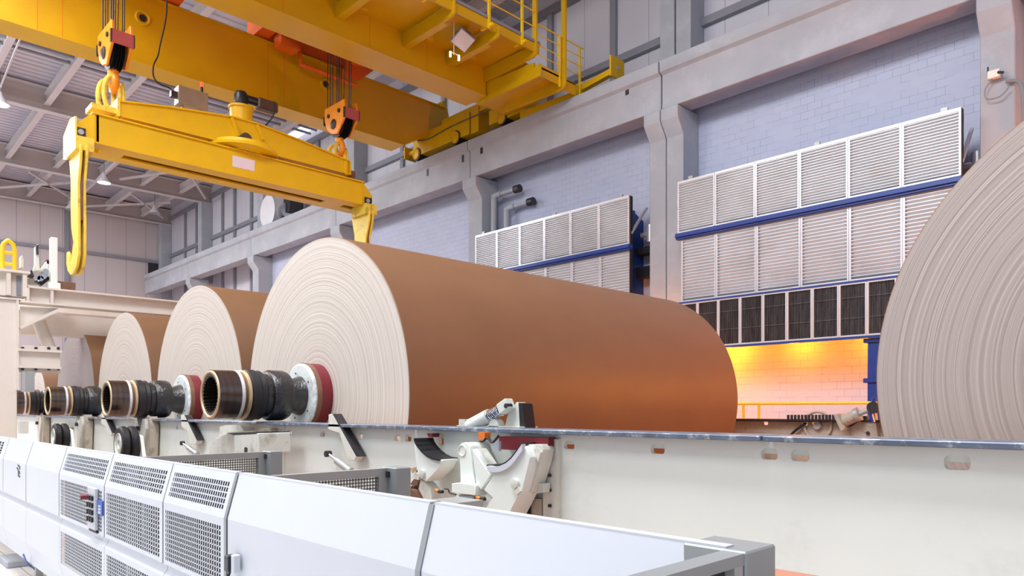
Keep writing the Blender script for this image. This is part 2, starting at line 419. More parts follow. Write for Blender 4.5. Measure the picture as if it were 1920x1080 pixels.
# ---- roof: rafters, purlins, braces
raf = [(-41.6,'roof rafter against the far end wall'), (-35.9,'roof rafter second from the end wall'), (-28.7,'roof rafter third from the end wall, behind the lifting beam'),
       (-22.1,'roof rafter above the far crane girder'), (-15.3,'roof rafter above the gap between the crane girders'), (-8.7,'roof rafter over the twin upper columns'), (-2.6,'roof rafter nearest the viewer')]
for (x, lab) in raf:
    t = thing('roof_rafter', (x*W, 2, ZR), 'deep grey steel '+lab, 'roof beam', 'steel roof rafters')
    mb = MB().box(x*W-.02, x*W+.02, -9, YB, ZR+.03, ZR+.82); mb.build('web', 'roof_steel', t)
    MB().box(x*W-.15, x*W+.15, -9, YB, ZR, ZR+.03).build('bottom_flange', 'roof_steel_light', t)
    MB().box(x*W-.17, x*W+.17, -9, YB, ZR+.82, ZR+.86).build('top_flange', 'roof_steel_light', t)
py = [-7+1.82*i for i in range(12)]
xs = [r[0] for r in raf]
names = ['end bay','second bay from the end','bay over the crane','bay above the crane girders','bay above the walkway','nearest bay']
for i in range(len(xs)-1):
    for j, y in enumerate(py):
        if y < 0: continue
        mb = MB(); iprof(mb, 'x', xs[i]*W+.03, xs[i+1]*W-.03, y+.15, .2, ZR+.22, ZR+.62, .018)
        o = mb.build('purlin', 'roof_steel_light')
        tag(o, 'roof purlin in the %s, %s from the back wall' % (names[i], ['first','second','third','fourth','fifth','sixth','seventh','eighth','ninth','tenth','eleventh','twelfth'][len(py)-1-j]), 'purlin', 'roof purlins in the '+names[i])
# thin angle braces below the deck (from photo points on the rafter-bottom plane)
def brace(a, b, label, r=.045, z=None):
    z = z or ZR+.05
    p, q = P(*a, z=z), P(*b, z=z)
    d = (q-p); 
    tag(MB().bar(p, q, r*2, r*2).build('roof_brace', 'roof_steel_light'), label, 'brace', 'diagonal roof braces')
brace((0,352), (135,342), 'thin roof brace running from the left edge to the yellow C-hook')
brace((55,322), (135,372), 'thin roof brace crossing left of the yellow C-hook')
brace((160,387), (320,380), 'thin nearly level roof brace right of the yellow C-hook')
brace((245,362), (305,408), 'thin roof brace sloping down to the far corner')
brace((225,336), (325,322), 'thin roof brace below the lifting beam by the lit lamp')
brace((360,332), (385,372), 'short steep roof brace near the second rafter end')
brace((0,165), (37,74), 'thin tie rod hanging across the roof at upper left', .02)
brace((153,365), (220,302), 'slim roof brace behind the C-hook rising to the lifting beam')
# high bay lamps
def lamp(u, v, lab, lit, z=None):
    z = z or ZR-.55
    c = P(u, v, z=z)
    t = thing('high_bay_lamp', c, lab, 'lamp', 'high bay lamps under the roof')
    MB().lathe(c, (0,0,-1), [(.06,-.42),(.09,-.3),(.14,-.22),(.27,-.02),(.27,0)], 20).build('lamp_shade', 'pale_duct', t)
    MB().lathe(c+Vector((0,0,.03)), (0,0,-1), [(0,0),(.25,0),(.25,.02),(0,.02)], 20).build('lens', 'lamp_glow' if lit else 'steel_grey', t)
    MB().tube(c+Vector((0,0,.42)), c+Vector((0,0,1.1)), .02, 8).build('stem', 'girt_grey', t)
    return c
c1 = lamp(195, 343, 'lit bell-shaped high bay lamp hanging under the roof right of the C-hook', True)
c2 = lamp(133, 393, 'unlit high bay lamp half hidden behind the yellow C-hook', False)
c3 = lamp(0, 196, 'lit high bay lamp cut by the left edge', True)
c4 = lamp(290, 400, 'small unlit high bay lamp near the far corner', False)
# roof skylight patch seen under the girder
p = P(590, 243, z=wz(12.74))
struct(MB().box(p.x-1.6, p.x+1.6, p.y-.55, p.y+.55, wz(12.72), wz(12.75)).build('window_1', 'skylight'))
# small dark window at the far corner
p = P(290, 505, x=XE+.05)
struct(MB().box(XE, XE+.08, p.y-.35, p.y+.35, p.z-.4, p.z+.4).build('window_2', 'dark_metal'))
# ---- louvred heat recovery cabinets
YL = 12.37*W
def louvres():
    x0, x1 = -8.0*W, -3.03*W
    zt, zm, zb, zg = [EYE+q*YL for q in (.3695,.283,.1735,.0985)]
    t = thing('louvred_cabinet', ((x0+x1)/2, 12.8*W, zg), 'aluminium louvred wall cabinet nearest, right of the twin concrete column', 'ventilation unit', 'louvred cabinets on the back wall')
    # body, with separate side cheeks
    MB().box(x0+.05, x1-.55, YL+.12, YBL-.02, zb+.1, zt-.05).build('body', 'blue_paint', t, bevel=.01)
    MB().box(x0+.03, x1-.3, YL+.1, YBL-.02, zg+.4, zb).build('lower_body', 'blue_paint', t)
    fr = MB()
    for (ya, z0, z1, xa) in ((YL, zm+.03, zt, x0), (YL+.05, zb, zm-.06, x0+.06)):
        n = 6; wv = (x1-x0)/n
        for i in range(n):
            a = xa if i == 0 else x0+i*wv; b = x0+(i+1)*wv
            fm = MB(); e = .035
            fm.box(a, a+e, ya, ya+.04, z0, z1).box(b-e, b-.006, ya, ya+.04, z0, z1).box(a+e, b-e, ya, ya+.04, z1-.05, z1).box(a+e, b-e, ya, ya+.04, z0, z0+.04)
            pf = fm.build('panel_frame', 'alu_frame', t)
            sl = MB(); m = 20; h = (z1-.05-z0-.04)/m
            pts = []
            for q in range(m):
                zz = z0+.04+q*h
                for (f, d) in ((0,.075),(.2,.06),(.45,.03),(.65,.004),(.82,.004),(.93,.04)):
                    pts.append((a+e, ya+d, zz+f*h))
            pts.append((a+e, ya+.075, z1-.05))
            for p0, p1 in zip(pts, pts[1:]):
                k0 = len(sl.v); L = b-e-(a+e)
                sl.v += [Vector(p0), Vector(p0)+Vector((L,0,0)), Vector(p1)+Vector((L,0,0)), Vector(p1)]
                sl.f.append((k0,k0+1,k0+2,k0+3))
            # shared vertices are merged so the ribs shade smoothly
            o = sl.build('louvre_panel', 'louvre_alu', t, ang=50)
    MB().box(x0-.04, x1+.02, YL-.05, YL+.12, zm-.06, zm+.03).box(x0-.04, x1+.02, YL-.02, YL+.1, zm-.1, zm-.06).build('blue_gutter', 'blue_paint', t, bevel=.01)
    MB().box(x0, x1, YL-.02, YL+.1, zb-.03, zb).box(x0, x1, YL-.01, YL+.1, zg-.04, zg).build('blue_sill', 'blue_paint', t)
    for i in range(11):
        wv = (x1-x0)/11; a = x0+i*wv; b = a+wv
        MB().box(a, a+.03, YL, YL+.05, zg, zb-.03).box(b-.03, b-.004, YL, YL+.05, zg, zb-.03).box(a+.03, b-.03, YL, YL+.05, zg, zg+.03).box(a+.03, b-.03, YL, YL+.05, zb-.06, zb-.03).build('coil_frame', 'alu_frame', t)
        cm = MB()
        for j in range(16):
            xx = a+.035+(wv-.075)*j/15
            cm.box(xx-.004, xx+.004, YL+.02, YL+.06, zg+.03, zb-.06)
        cm.box(a+.03, b-.03, YL+.05, YL+.08, zg+.03, zb-.06)
        for zz in (.33,.7): cm.box(a+.03, b-.03, YL+.018, YL+.05, zg+zz*(zb-zg), zg+zz*(zb-zg)+.012)
        cm.build('coil_grille', 'coil', t)
    # side: dark folded edge, strut, blue inner wall
    s = MB().box(x1-.02, x1+.0, YL+.04, YL+.14, zb, zt); s.box(x1-.55, x1-.02, YL+.14, YL+.17, zb, zt)
    s.build('side_return', 'black_steel', t)
    MB().bar((x1-.02, YL+.1, zt-.85), (x1-.02, YBL-.3, zt-.15), .05).build('strut', 'alu_frame', t)
    MB().prism([(x1-.35, YL+.15, zt-.02), (x1-.35, YBL, zt-.35), (x1-.35, YBL, zb+.25), (x1-.35, YL+.15, zb+.1)], (.03,0,0)).build('side_panel', 'blue_paint', t)
    MB().box(x1-.5, x1+.2, YBL-.35, YBL-.05, zt-1.2, zt-1.05).box(x1-.5,x1+.18,YBL-.3,YBL-.1,zt-1.75,zt-1.5).build('bracket', 'black_steel', t)
    MB().tube((x1+.05,YBL-.25,zt-.95),(x1+.05,YBL-.25,zt-.55),.09,16).tube((x1-.2,YBL-.25,zt-.75),(x1+.16,YBL-.25,zt-.75),.06,12).build('pipe_stub', 'alu_frame', t)
    for xx in (x0+.25, x0+2.9, x1-.3):
        MB().box(xx, xx+.1, YL+.02, YL+.06, zt, zt+.07).build('lug', 'steel_grey', t)
    return t, zg
mat('coil', (82,78,80), .5, .3, var=.45, scale=3, stretch=(6,1,.8))
t, zg = louvres()
t2 = copy_tree(t, None, (-6.17*W, 0, 0), 'aluminium louvred wall cabinet farther away, left of the twin concrete column')
# blue support post under the nearer cabinet
for (dx, lab) in ((0, 'blue steel support post under the nearer louvred cabinet, left of the right-hand roll'), ):
    x = P(1641, 700, y=YL+.25).x
    t = thing('support_post', (x, YL+.25, 0), lab, 'post')
    MB().box(x-.08, x+.14, YL+.1, YL+.4, 0, zg-.04).build('shaft', 'blue_paint', t, bevel=.01)
    for (f0, f1) in ((zg-.12, zg-.045), (2.12, 2.2), (1.22, 1.32)): MB().box(x-.14, x+.2, YL+.06, YL+.44, f0, f1).build('flange', 'blue_paint', t, bevel=.01)
# pipes by the second column
x = P(931, 400, y=13.1*W).x
pz0, pz1 = P(931, 428, y=13.1*W).z-2.5, P(931, 368, y=13.1*W).z
for (dx, top, yb, lab) in ((0, pz1, 13.0*W, 'grey vertical pipe with elbow beside the second column, taller one'), (.42, pz1-.42, 13.1*W, 'grey vertical pipe with elbow beside the second column, shorter one')):
    t = thing('wall_pipe', (x+dx, yb, pz0), lab, 'pipe', 'grey pipes by the column')
    MB().path([(x+dx, yb, pz0), (x+dx, yb, top-.25), (x+dx+.01, yb, top-.1), (x+dx+.08, yb+.02, top-.02), (x+dx+.25, yb+.05, top)], .085, 12, 4).build('pipe', 'concrete', t)
    MB().tube((x+dx+.2, yb+.05, top), (x+dx+.95, yb+.06, top), .06, 12).build('branch', 'concrete', t)
    MB().tube((x+dx+.8, yb+.06, top), (x+dx+1.0, yb+.06, top), .11, 12).build('valve', 'dark_metal', t)
# junction box on the right column
c = P(1864, 140, y=12.7*W-.06)
t = thing('junction_box', c, 'small beige junction box with looping cable on the right-hand concrete column', 'junction box')
MB().cbox(c, .17, .1, .13).build('box', 'frame_beige', t, bevel=.01)
MB().tube(c+Vector((-.08,-.02,.02)), c+Vector((-.08,-.02,.14)), .012, 8).tube(c+Vector((.06,-.06,0)), c+Vector((.14,-.06,-.03)), .02, 8).build('gland', 'dark_metal', t)
MB().path([c+Vector(q) for q in ((-.02,0,-.06),(-.12,-.01,-.2),(-.1,-.02,-.36),(.08,-.02,-.38),(.2,-.02,-.27))], .01, 6).build('cable', 'cable_grey', t)
p0 = P(1886,153,y=12.65*W); p1 = P(1913,157,y=12.65*W); p2 = P(1919,190,y=12.65*W)
tag(MB().path([p0, (p0+p1)/2+Vector((0,0,.03)), p1, p2, p2-Vector((0,0,.6))], .03, 8).build('conduit', 'cable_grey'), 'bent grey conduit on the right edge of the right-hand column', 'conduit')
# round duct with fan on the runway beam
c = P(514, 408, y=12.9*W)
t = thing('exhaust_duct', (c.x, c.y, wz(8.86)), 'round white exhaust duct with fan housing lying on the runway beam', 'duct')
c.z += .2
MB().lathe(c+Vector((0,-.3,0)), (0,1,0), [(0,0),(.68,0),(.68,.02),(.64,.03),(.64,1.0),(0,1.0)], 32).build('duct', 'pale_duct', t)
MB().box(c.x+.55, c.x+1.1, c.y+.15, c.y+.75, c.z-.1, c.z+.62).build('fan_housing', 'dark_metal', t)
MB().tube(c+Vector((.5,.2,-.05)), c+Vector((.9,.2,-.05)), .33, 20).build('sleeve', 'chrome', t)
# yellow handrail low on the far wall
a, b, cc, d = P(1394,786,y=12.2), P(1394,757,y=12.2), P(1423,757,y=12.2), P(1423,786,y=12.2)
t = thing('far_handrail', (a.x, 12.2, 0), 'small yellow handrail in front of the orange lit wall', 'handrail')
MB().tube((a.x,12.2,0), (a.x,12.2,b.z), .025, 8).tube((d.x,12.2,0), (d.x,12.2,b.z), .025, 8).build('post', 'rail_yellow', t)
MB().tube((a.x-1.2,12.2,b.z), (d.x+4.3,12.2,b.z), .025, 8).tube((a.x-1.2,12.2,b.z-.32), (d.x+4.3,12.2,b.z-.32), .018, 8).build('rail', 'rail_yellow', t)

for (dx, lab) in ((0, 'upper'), (.5, 'lower')):
    tag(MB().tube((-26.4-dx, -5, ZR+.55), (-26.4-dx, YB-.3, ZR+.55), .05, 10).build('roof_pipe', 'girt_grey'), 'thin grey %s pipe of the pair running under the roof deck' % lab, 'pipe', 'pipes under the roof')
rbs = [o for o in bpy.data.objects if o.name.startswith('runway_beam')]
for (u, v) in ((631,376),(802,323),(868,297),(903,281),(1176,169)):
    q = P(u, v, y=12.55*W)
    par = [o for o in rbs if abs(q.x-o.location.x) < 3.6*W][0]
    MB().box(q.x-.05, q.x+.05, q.y-.006, q.y+.02, q.z-.11, q.z+.11).build('slot_recess', 'dark_metal', par)
# ================================================================ OVERHEAD CRANE
XN, XF, XC = -13.2, -17.35, -15.5
ZG = 9.45
crane = thing('overhead_crane', (XC, 2, ZG), 'yellow overhead travelling crane with two box girders under the roof', 'crane')
def px(pts, **k): return [P(u, v, **k) for (u, v) in pts]
# near girder
yn = P(911,179,x=XN).y
g = MB().box(XN-.7, XN, -8.8, yn, ZG, 11.0).build('girder', 'crane_yellow', crane)
MB().box(XN-.75, XN+.03, -8.8, yn+.0, ZG-.03, ZG).build('bottom_flange', 'crane_yellow', g)
MB().box(XN-.8, XN+.08, -8.8, yn, 11.0, 11.03).build('top_flange', 'crane_yellow', g)
for u in (530, 693, 800): 
    y = P(u, 60, x=XN).y; MB().box(XN, XN+.004, y-.004, y+.004, ZG, 10.1).build('weld_seam', 'trolley_orange', g)
# far girder, with a stepped end that rests on the end carriage
e = px([(757,271),(825,246),(843,240),(838,206)], x=XF)
poly = [Vector((XF, -8.8, e[0].z)), e[0], e[1], e[2], e[3], Vector((XF, -8.8, e[3].z))]
g2 = MB().prism(poly, (-.6,0,0)).build('girder', 'crane_yellow', crane)
MB().box(XF-.65, XF+.04, -8.8, e[0].y, e[0].z-.03, e[0].z).build('bottom_flange', 'crane_yellow', g2)
MB().box(XF-.68, XF+.07, -8.8, e[3].y-.1, e[3].z, e[3].z+.03).build('top_flange', 'crane_yellow', g2)
MB().prism(px([(838,206),(829,192),(832,188),(836,192),(846,238),(843,240)], x=XF), (-.6,0,0)).build('end_plate', 'crane_yellow', g2)
for (u, v) in ((268,34),(611,158)):
    c = P(u, v, x=XF+.005); MB().torus(c, (1,0,0), .14, .03).build('port_ring', 'crane_yellow', g2)
    MB().lathe(c, (1,0,0), [(0,0),(.08,0),(.08,.01),(0,.01)], 20).build('port_hole', 'dark_hollow', g2)
for u in (70, 117, 220, 502, 533):
    y = P(u, 60, x=XF).y; MB().box(XF, XF+.004, y-.004, y+.004, e[0].z, e[3].z).build('weld_seam', 'trolley_orange', g2)
# walkway along the near girder
ZW = 10.1
wk = MB().box(XN+.0, XN+1.75, -8.8, yn+.15, ZW, ZW+.04).build('walkway_deck', 'crane_yellow', crane)
MB().box(XN+1.70, XN+1.74, -8.8, yn+.1, ZW-.2, ZW).build('edge_beam', 'crane_yellow', wk)
MB().box(XN+1.68, XN+1.76, -8.8, yn+.1, ZW, ZW+.07).build('toe_plate', 'girt_grey', wk)
for yy in (-4, 0, 3.0, 6.9): MB().box(XN+.3,XN+1.3,yy,yy+1.0,ZW-.006,ZW).build('grating', 'girt_grey', wk)
def bracket(y, post, x1=XN+1.8):
    pl = [(XN,9.78),(x1-.1,9.78),(x1-.03,9.81),(x1,9.88),(x1,10.02),(XN+1.0,10.04),(XN+.6,10.02),(XN,10.1)]
    if post: pl = [(XN,9.78),(x1-.1,9.78),(x1-.03,9.81),(x1,9.88),(x1,11.9),(x1-.12,11.9),(x1-.12,10.05),(XN,10.1)]
    o = MB().prism([Vector((x, y, z)) for (x, z) in pl], (0,.05,0)).build('bracket', 'crane_yellow', crane)
    MB().prism([Vector((XN,y+.05,9.78)), Vector((x1-.4,y+.05,9.78)), Vector((XN,y+.05,9.8))], (0,.12,0)).build('gusset', 'crane_yellow', o)
    MB().box(XN+.55, XN+.6, y+.05, y+.4, 9.85, ZW).build('gusset', 'crane_yellow', o)
ys = [P(u, v, x=XN).y for (u, v) in ((629,37),(755,87),(837,122),(907,150))]
for y, p in zip(ys, (0,1,0,1)): bracket(y, p)
for y in (2.0, 4.6, -1.0): bracket(y, 0)
XO = XN+1.76
# handrail of the walkway
hr = MB()
hy = [P(u, 40, x=XO).y for (u) in (917, 979)]
hrail = MB().tube((XO, -8, 11.15), (XO, yn, 11.15), .018, 8).build('handrail', 'rail_yellow', crane)
for z in (10.45, 10.8): MB().tube((XO, -8, z), (XO, yn, z), .014, 8).build('mid_rail', 'rail_yellow', hrail)
for y in hy+[hy[0]-1.6, hy[0]-3.2, hy[0]-4.8]: 
    MB().box(XO-.02, XO+.02, y-.03, y+.03, 9.9, 11.15).build('post', 'rail_yellow', hrail)
    MB().bar((XO-.25, y, 9.95), (XO+.12, y, 9.95), .05).build('clip', 'rail_yellow', hrail)
# end carriage: stepped yellow plates at the end of the near girder
yA = yn+.02; yB = P(1053,169,x=XO).y; yC = P(1079,184,x=XO).y
zA = P(1009,143,y=yA).z; zB = P(1053,169,y=yB).z; zC = P(1078,184,y=yC).z
def stepplate(y, pts, name='end_plate', th=.05):
    o = MB().prism([P(u, v, y=y) for (u, v) in pts], (0,th,0)).build(name, 'crane_yellow', crane); return o
stepplate(yA, [(896,196),(1004,146),(1011,142),(1013,134),(1013,119),(1001,126),(1001,117),(912,155)])
stepplate(yB, [(944,211),(1048,171),(1056,165),(1060,155),(1060,-60),(1052,-60),(1052,150),(955,186)])
stepplate(yC, [(975,227),(1072,188),(1079,183),(1080,170),(1010,196),(975,210)])
MB().box(XN-.7, XO, yA+.05, yC, zA+.22, zA+.26).build('step_floor', 'crane_yellow', crane)
for (u, v) in ((995,175),(1020,190)):
    pass
MB().box(XN-.7, XN+.1, yA+.05, yC-.1, zA+.27, 10.7).build('end_housing', 'crane_yellow', crane)
MB().box(XO-.03, XO, yA+.05, yB, zA+.05, zA+.32).box(XO-.03, XO, yB+.05, yC+.35, zA-.02, zA+.25).build('toe_board', 'crane_yellow', crane)
h2 = MB().path([(XO, yn, 10.55), (XO, yC+.3, 10.55)], .016, 8, 1).build('handrail', 'rail_yellow', crane)
for z in (9.85, 10.08, 10.32): MB().tube((XO, yn, z), (XO, yC+.3, z), .012, 8).build('mid_rail', 'rail_yellow', h2)
for u, v in ((1049,80),(1087,100)):
    y = P(u, v, x=XO).y; MB().box(XO-.02, XO+.02, y-.025, y+.025, zA, 10.56).build('post', 'rail_yellow', h2)
# end carriage running on the runway
YT = 12.52*W
def xu(u, v, y=YT): return P(u, v, y=y).x
zr = wz(8.95)
tr = MB().box(xu(775,285), xu(880,250), YT, YT+.5, zr+.12, zr+.74).build('end_carriage', 'crane_yellow', crane)
MB().box(xu(826,246), xu(925,205), YT+.05, YT+.45, zr+.66, zr+.9).build('tie_beam', 'crane_yellow', tr)
MB().box(xu(917,220), xu(985,200), YT, YT+.5, zr+.12, zr+.98).build('bogie', 'crane_yellow', tr)
MB().box(xu(882,250), xu(896,244), YT+.02, YT+.48, zr+.1, zr+.8).build('bogie', 'crane_yellow', tr)
for (u, v) in ((782,289),(855,258),(941,221)):
    x = xu(u, v); c = Vector((x, YT-.02, zr+.17)); w = MB().tube(c, c+Vector((0,.3,0)), .2, 24).build('wheel', 'dark_metal', tr)
    MB().lathe(c-Vector((0,.03,0)), (0,1,0), [(0,0),(.12,0),(.17,.02),(.17,.05),(0,.05)], 24).build('hub_cap', 'crane_yellow', w)
    MB().torus(c-Vector((0,.03,0)), (0,1,0), .15, .015).build('hub_ring', 'crane_yellow', w)
MB().path([P(775,262,y=YT-.03), P(800,262,y=YT-.03), P(850,235,y=YT-.03), P(925,203,y=YT-.03)], .015, 6).build('conduit', 'dark_metal', tr)
c = P(768,290,y=YT+.2)
MB().box(c.x, c.x+.05, c.y-.22, c.y+.22, c.z-.2, c.z+.18).tube(c, c+Vector((.5,0,.02)), .08, 12).build('buffer_plate', 'crane_yellow', tr)
MB().tube(c-Vector((.13,0,0)), c, .09, 16).build('rubber_buffer', 'brown_rust', tr)
a = P(1090,167,y=13.5); b = P(1155,131,y=13.5)
be = MB().bar(a, Vector((b.x, b.y, b.z)), .14, .14).build('buffer_arm', 'crane_yellow', crane)
MB().box(b.x, b.x+.05, b.y-.25, b.y+.25, b.z-.22, b.z+.26).build('buffer_plate', 'crane_yellow', be)
MB().tube(b+Vector((.05,0,.02)), b+Vector((.07,0,.02)), .05, 12).build('bolt', 'steel_grey', be)
c = P(1105, 3, x=-9.6)
# ---- two hoist trolleys on the girders
def hoist(y0, y1, yr, lab):
    t = thing('hoist_trolley', (XC, (y0+y1)/2, 11.03), lab, 'hoist', 'hoist trolleys on the crane')
    MB().box(XF-.4, XN-.3, y0, y0+.35, 11.05, 11.5).box(XF-.4, XN-.3, y1-.35, y1, 11.05, 11.5).box(XF-.4, XF+.0, y0+.35, y1-.35, 11.05, 11.5).box(XN-.7, XN-.3, y0+.35, y1-.35, 11.05, 11.5).build('frame', 'trolley_orange', t)
    MB().lathe((XC-.6, y0+.5, 11.5), (0,1,0), [(0,0),(.62,0),(.62,.08),(.45,.1),(.45,y1-y0-1.1),(.62,y1-y0-1.08),(.62,y1-y0-1),(0,y1-y0-1)], 32).build('rope_drum', 'dark_metal', t)
    MB().box(XC+.2, XC+1.1, y1-1.6, y1-.35, 11.08, 11.1).build('floor_sheet', 'trolley_orange', t)
    MB().box(XC-.2, XC+.5, yr-.25, yr+.45, 11.1, 11.4).build('sheave_box', 'dark_metal', t)
    return t
hoist(1.6, 6.0, 4.1, 'orange hoist trolley above the left hook block, mostly behind the near girder')
t = hoist(7.8, 10.7, 9.12, 'orange hoist trolley with dark rope drum above the right hook block')
MB().path(px([(562,88),(562,120),(667,160)], x=XF+.25), .055, 8, 1).build('guard_bar', 'trolley_orange', t)
MB().prism(px([(640,141),(672,152),(706,128),(690,118),(650,110)], x=XF+.3), (.03,0,0)).build('side_sheet', 'trolley_orange', t)
MB().cbox(P(538,82,x=XF+.4), .4, .5, .3).build('terminal_box', 'trolley_orange', t)
# ---- hook blocks with ropes
def front(pts, y): return [P(u, v, y=y) for (u, v) in pts]
BY0, BY1 = 8.95, 9.28
hb = thing('hook_block', P(628,251,y=9.1), 'orange crane hook block on steel ropes above the right end of the lifting beam', 'hook block', 'crane hook blocks')
pl = front([(644.5,185),(608.5,205.5),(608.5,229),(613,244),(620,251),(631.5,251),(646,218),(646,199)], BY0)
for y in (0, BY1-BY0):
    MB().prism([p+Vector((0,y,0)) for p in pl], (0,.05,0)).build('side_plate', 'hook_orange', hb, bevel=.01)
zt = max(p.z for p in pl); zb_ = min(p.z for p in pl)
bx0 = min(p.x for p in pl); bx1 = max(p.x for p in pl)
def zv(v, y=BY0, u=630): return P(u, v, y=y).z
MB().box(bx1-.02, bx1+.03, BY0+.0, BY1+.05, P(646,219,y=BY0).z, P(646,200,y=BY0).z).build('label_plate', 'red_label', hb)
for bb in ((bx0-.03, bx0, BY0-.02, BY0+.1, P(608,236,y=BY0).z, P(608,220,y=BY0).z), (bx1-.03,bx1+.035,BY0-.02,BY0+.0,P(646,219,y=BY0).z,P(646,200,y=BY0).z), (bx1-.03,bx1+.035,BY1+.05,BY1+.07,P(646,219,y=BY0).z,P(646,200,y=BY0).z)): MB().box(*bb).build('stop_pad', 'dark_metal', hb)
cs = P(625.5,233,y=BY0)
MB().lathe(cs-Vector((0,.05,0)), (0,1,0), [(0,0),(.06,0),(.09,.02),(.12,.03),(.12,.06),(0,.06)], 24).build('axle_cap', 'dark_metal', hb)
for (u, v) in ((616.5,218.5),(636,207)):
    c = P(u, v, y=BY0); MB().tube(c-Vector((0,.03,0)), c, .05, 8).build('bolt', 'dark_metal', hb)
for i in range(4):
    MB().lathe((cs.x+.05, BY0+.07+i*.055, cs.z+.05), (0,1,0), [(0,0),(.36,0),(.3,.018),(.36,.036),(0,.036)], 28).build('sheave', 'black_rubber', hb)
hz = zb_
MB().tube((XC,9.12,hz+.3), (XC,9.12,hz-.12), .1, 14).build('hook_shank', 'hook_orange', hb)
MB().path([(XC,9.12,hz-.02),(XC+.01,9.12,hz-.1),(XC+.12,9.12,hz-.2),(XC+.14,9.12,hz-.32),(XC+.02,9.12,hz-.42),(XC-.12,9.12,hz-.35),(XC-.15,9.12,hz-.24)], lambda t: .09-.045*t, 10, 4).build('hook', 'hook_orange', hb)
rop = [(615,614),(620,619),(624,623.5),(632,631.5),(636,635),(640,639),(648,643.5),(655,654),(658.5,657.5)]
for i, (ut, ub) in enumerate(rop):
    yy = BY0+.1+.02*i
    a = P(ut, 70, y=yy); b = P(ub, 205, y=yy)
    d = (a-b); a = b + d*((11.25-b.z)/d.z); b = b + d*(-.15/d.z)
    MB().tube(b, a, .013 if i != 4 else .016, 6).build('rope', 'wire_rope', hb)
copy_tree(hb, None, (0, -5.0, .0), 'orange crane hook block on steel ropes above the left end of the lifting beam')
# ================================================================ LIFTING BEAM
sp = thing('lifting_beam', P(412,250,x=XC), 'yellow roll lifting beam with turntable and two C-hooks hanging from the hook blocks', 'lifting beam')
XB = -15.1
pl = px([(142,231),(142,256),(697,388),(698,376),(697,366),(682,344),(172,213)], x=XB)
lb = MB().prism(pl, (-.05,0,0)).prism([p+Vector((-.75,0,0)) for p in pl], (-.05,0,0)).build('main_beam', 'spreader_yellow', sp)
b0, b1 = P(142,256,x=XB), P(697,388,x=XB); t0, t1 = P(172,213,x=XB), P(682,344,x=XB)
zb = (b0.z+b1.z)/2; zt = (t0.z+t1.z)/2
MB().box(XB-.85, XB+.05, t0.y, t1.y, zt, zt+.03).build('top_flange', 'spreader_yellow', lb)
MB().box(XB-.3, XB+.05, b0.y, b1.y, zb-.03, zb).box(XB-.85, XB-.52, b0.y, b1.y, zb-.03, zb).box(XB-.52, XB-.3, b0.y+.5, b0.y+.9, zb-.03, zb).box(XB-.52, XB-.3, b1.y-1.1, b1.y-.6, zb-.03, zb).build('bottom_flange', 'spreader_yellow', lb)
MB().box(XB-.04, XB, t0.y+.08, t0.y+.12, zb, zt).box(XB, XB+.03, t0.y+.02, t0.y+.05, zb, zt).box(XB, XB+.03, t1.y-.08, t1.y-.05, zb, zt).build('stiffener', 'spreader_yellow', lb)
MB().prism([Vector((XB+.05,b0.y-.02,zb-.1)),Vector((XB+.05,b0.y-.02,zb+.38)),Vector((XB-.35,b0.y-.02,zb+.44)),Vector((XB-.85,b0.y-.02,zb+.25)),Vector((XB-.85,b0.y-.02,zb-.2)),Vector((XB-.6,b0.y-.02,zb-.26))], (0,.03,0)).build('end_plate', 'worn_yellow', lb)
MB().box(XB-.85, XB+.0, b1.y-.03, b1.y, zb, zb+.2).build('end_plate', 'spreader_yellow', lb)
for (u, v) in ((151,248),(689,377)):
    c = P(u, v, x=XB+.01); MB().cbox(c+Vector((.01,0,0)), .03, .16, .16).build('pivot_plate', 'dark_metal', lb)
    MB().lathe(c+Vector((.03,0,0)), (1,0,0), [(0,0),(.05,0),(.05,.01),(0,.01)], 16).build('pivot_pin', 'steel_grey', lb)
q = px([(436,291),(478,301),(477,321),(436,312)], x=XB+.008)
MB().prism(q, (-.006,0,0)).build('blank_sign', 'paper_label', lb)
# upper beam (trapezoid) with flanges
XU = -15.28
up = px([(226,217),(226,192),(320,203),(435,221),(480,233),(560,264),(654,304),(654,326)], x=XU)
# keep its lower edge level
ub = MB().prism(up, (-.04,0,0)).prism([p+Vector((-.45,0,0)) for p in up], (-.04,0,0)).build('upper_beam', 'spreader_yellow', sp)
for a, b in zip(up[1:-1], up[2:-1]):
    pass
tops = up[1:7]
for a, b in zip(tops, tops[1:]):
    MB().prism([a+Vector((.05,0,0)), b+Vector((.05,0,0)), b+Vector((.05,0,.03)), a+Vector((.05,0,.03))], (-.6,0,0)).build('top_flange', 'spreader_yellow', ub)
a, b = up[0], up[7]
MB().prism([a+Vector((.06,0,0)), b+Vector((.06,0,0)), b+Vector((.06,0,-.03)), a+Vector((.06,0,-.03))], (-.6,0,0)).build('bottom_flange', 'spreader_yellow', ub)
for (u0, v0, u1, v1) in ((434,221,446,256),(481,234,492,262),(648,302,648,328)):
    a, b = P(u0,v0,x=XU+.03), P(u1,v1,x=XU+.03); MB().bar(a, b, .06, .08, up=(1,0,0)).build('stiffener', 'spreader_yellow', ub)
c = P(221,206,x=XU)
MB().box(XU-.5, XU+.05, c.y-.02, c.y+.03, up[0].z-.03, up[1].z+.06).build('end_plate', 'worn_yellow', ub)
MB().box(XU-.45, XU, c.y-.45, c.y, up[0].z+.02, up[0].z+.12).build('shackle_shelf', 'worn_yellow', ub)
c2 = P(655,318,x=XU)
MB().box(XU-.5, XU+.05, c2.y-.02, c2.y+.02, up[7].z-.03, up[6].z).build('end_plate', 'spreader_yellow', ub)
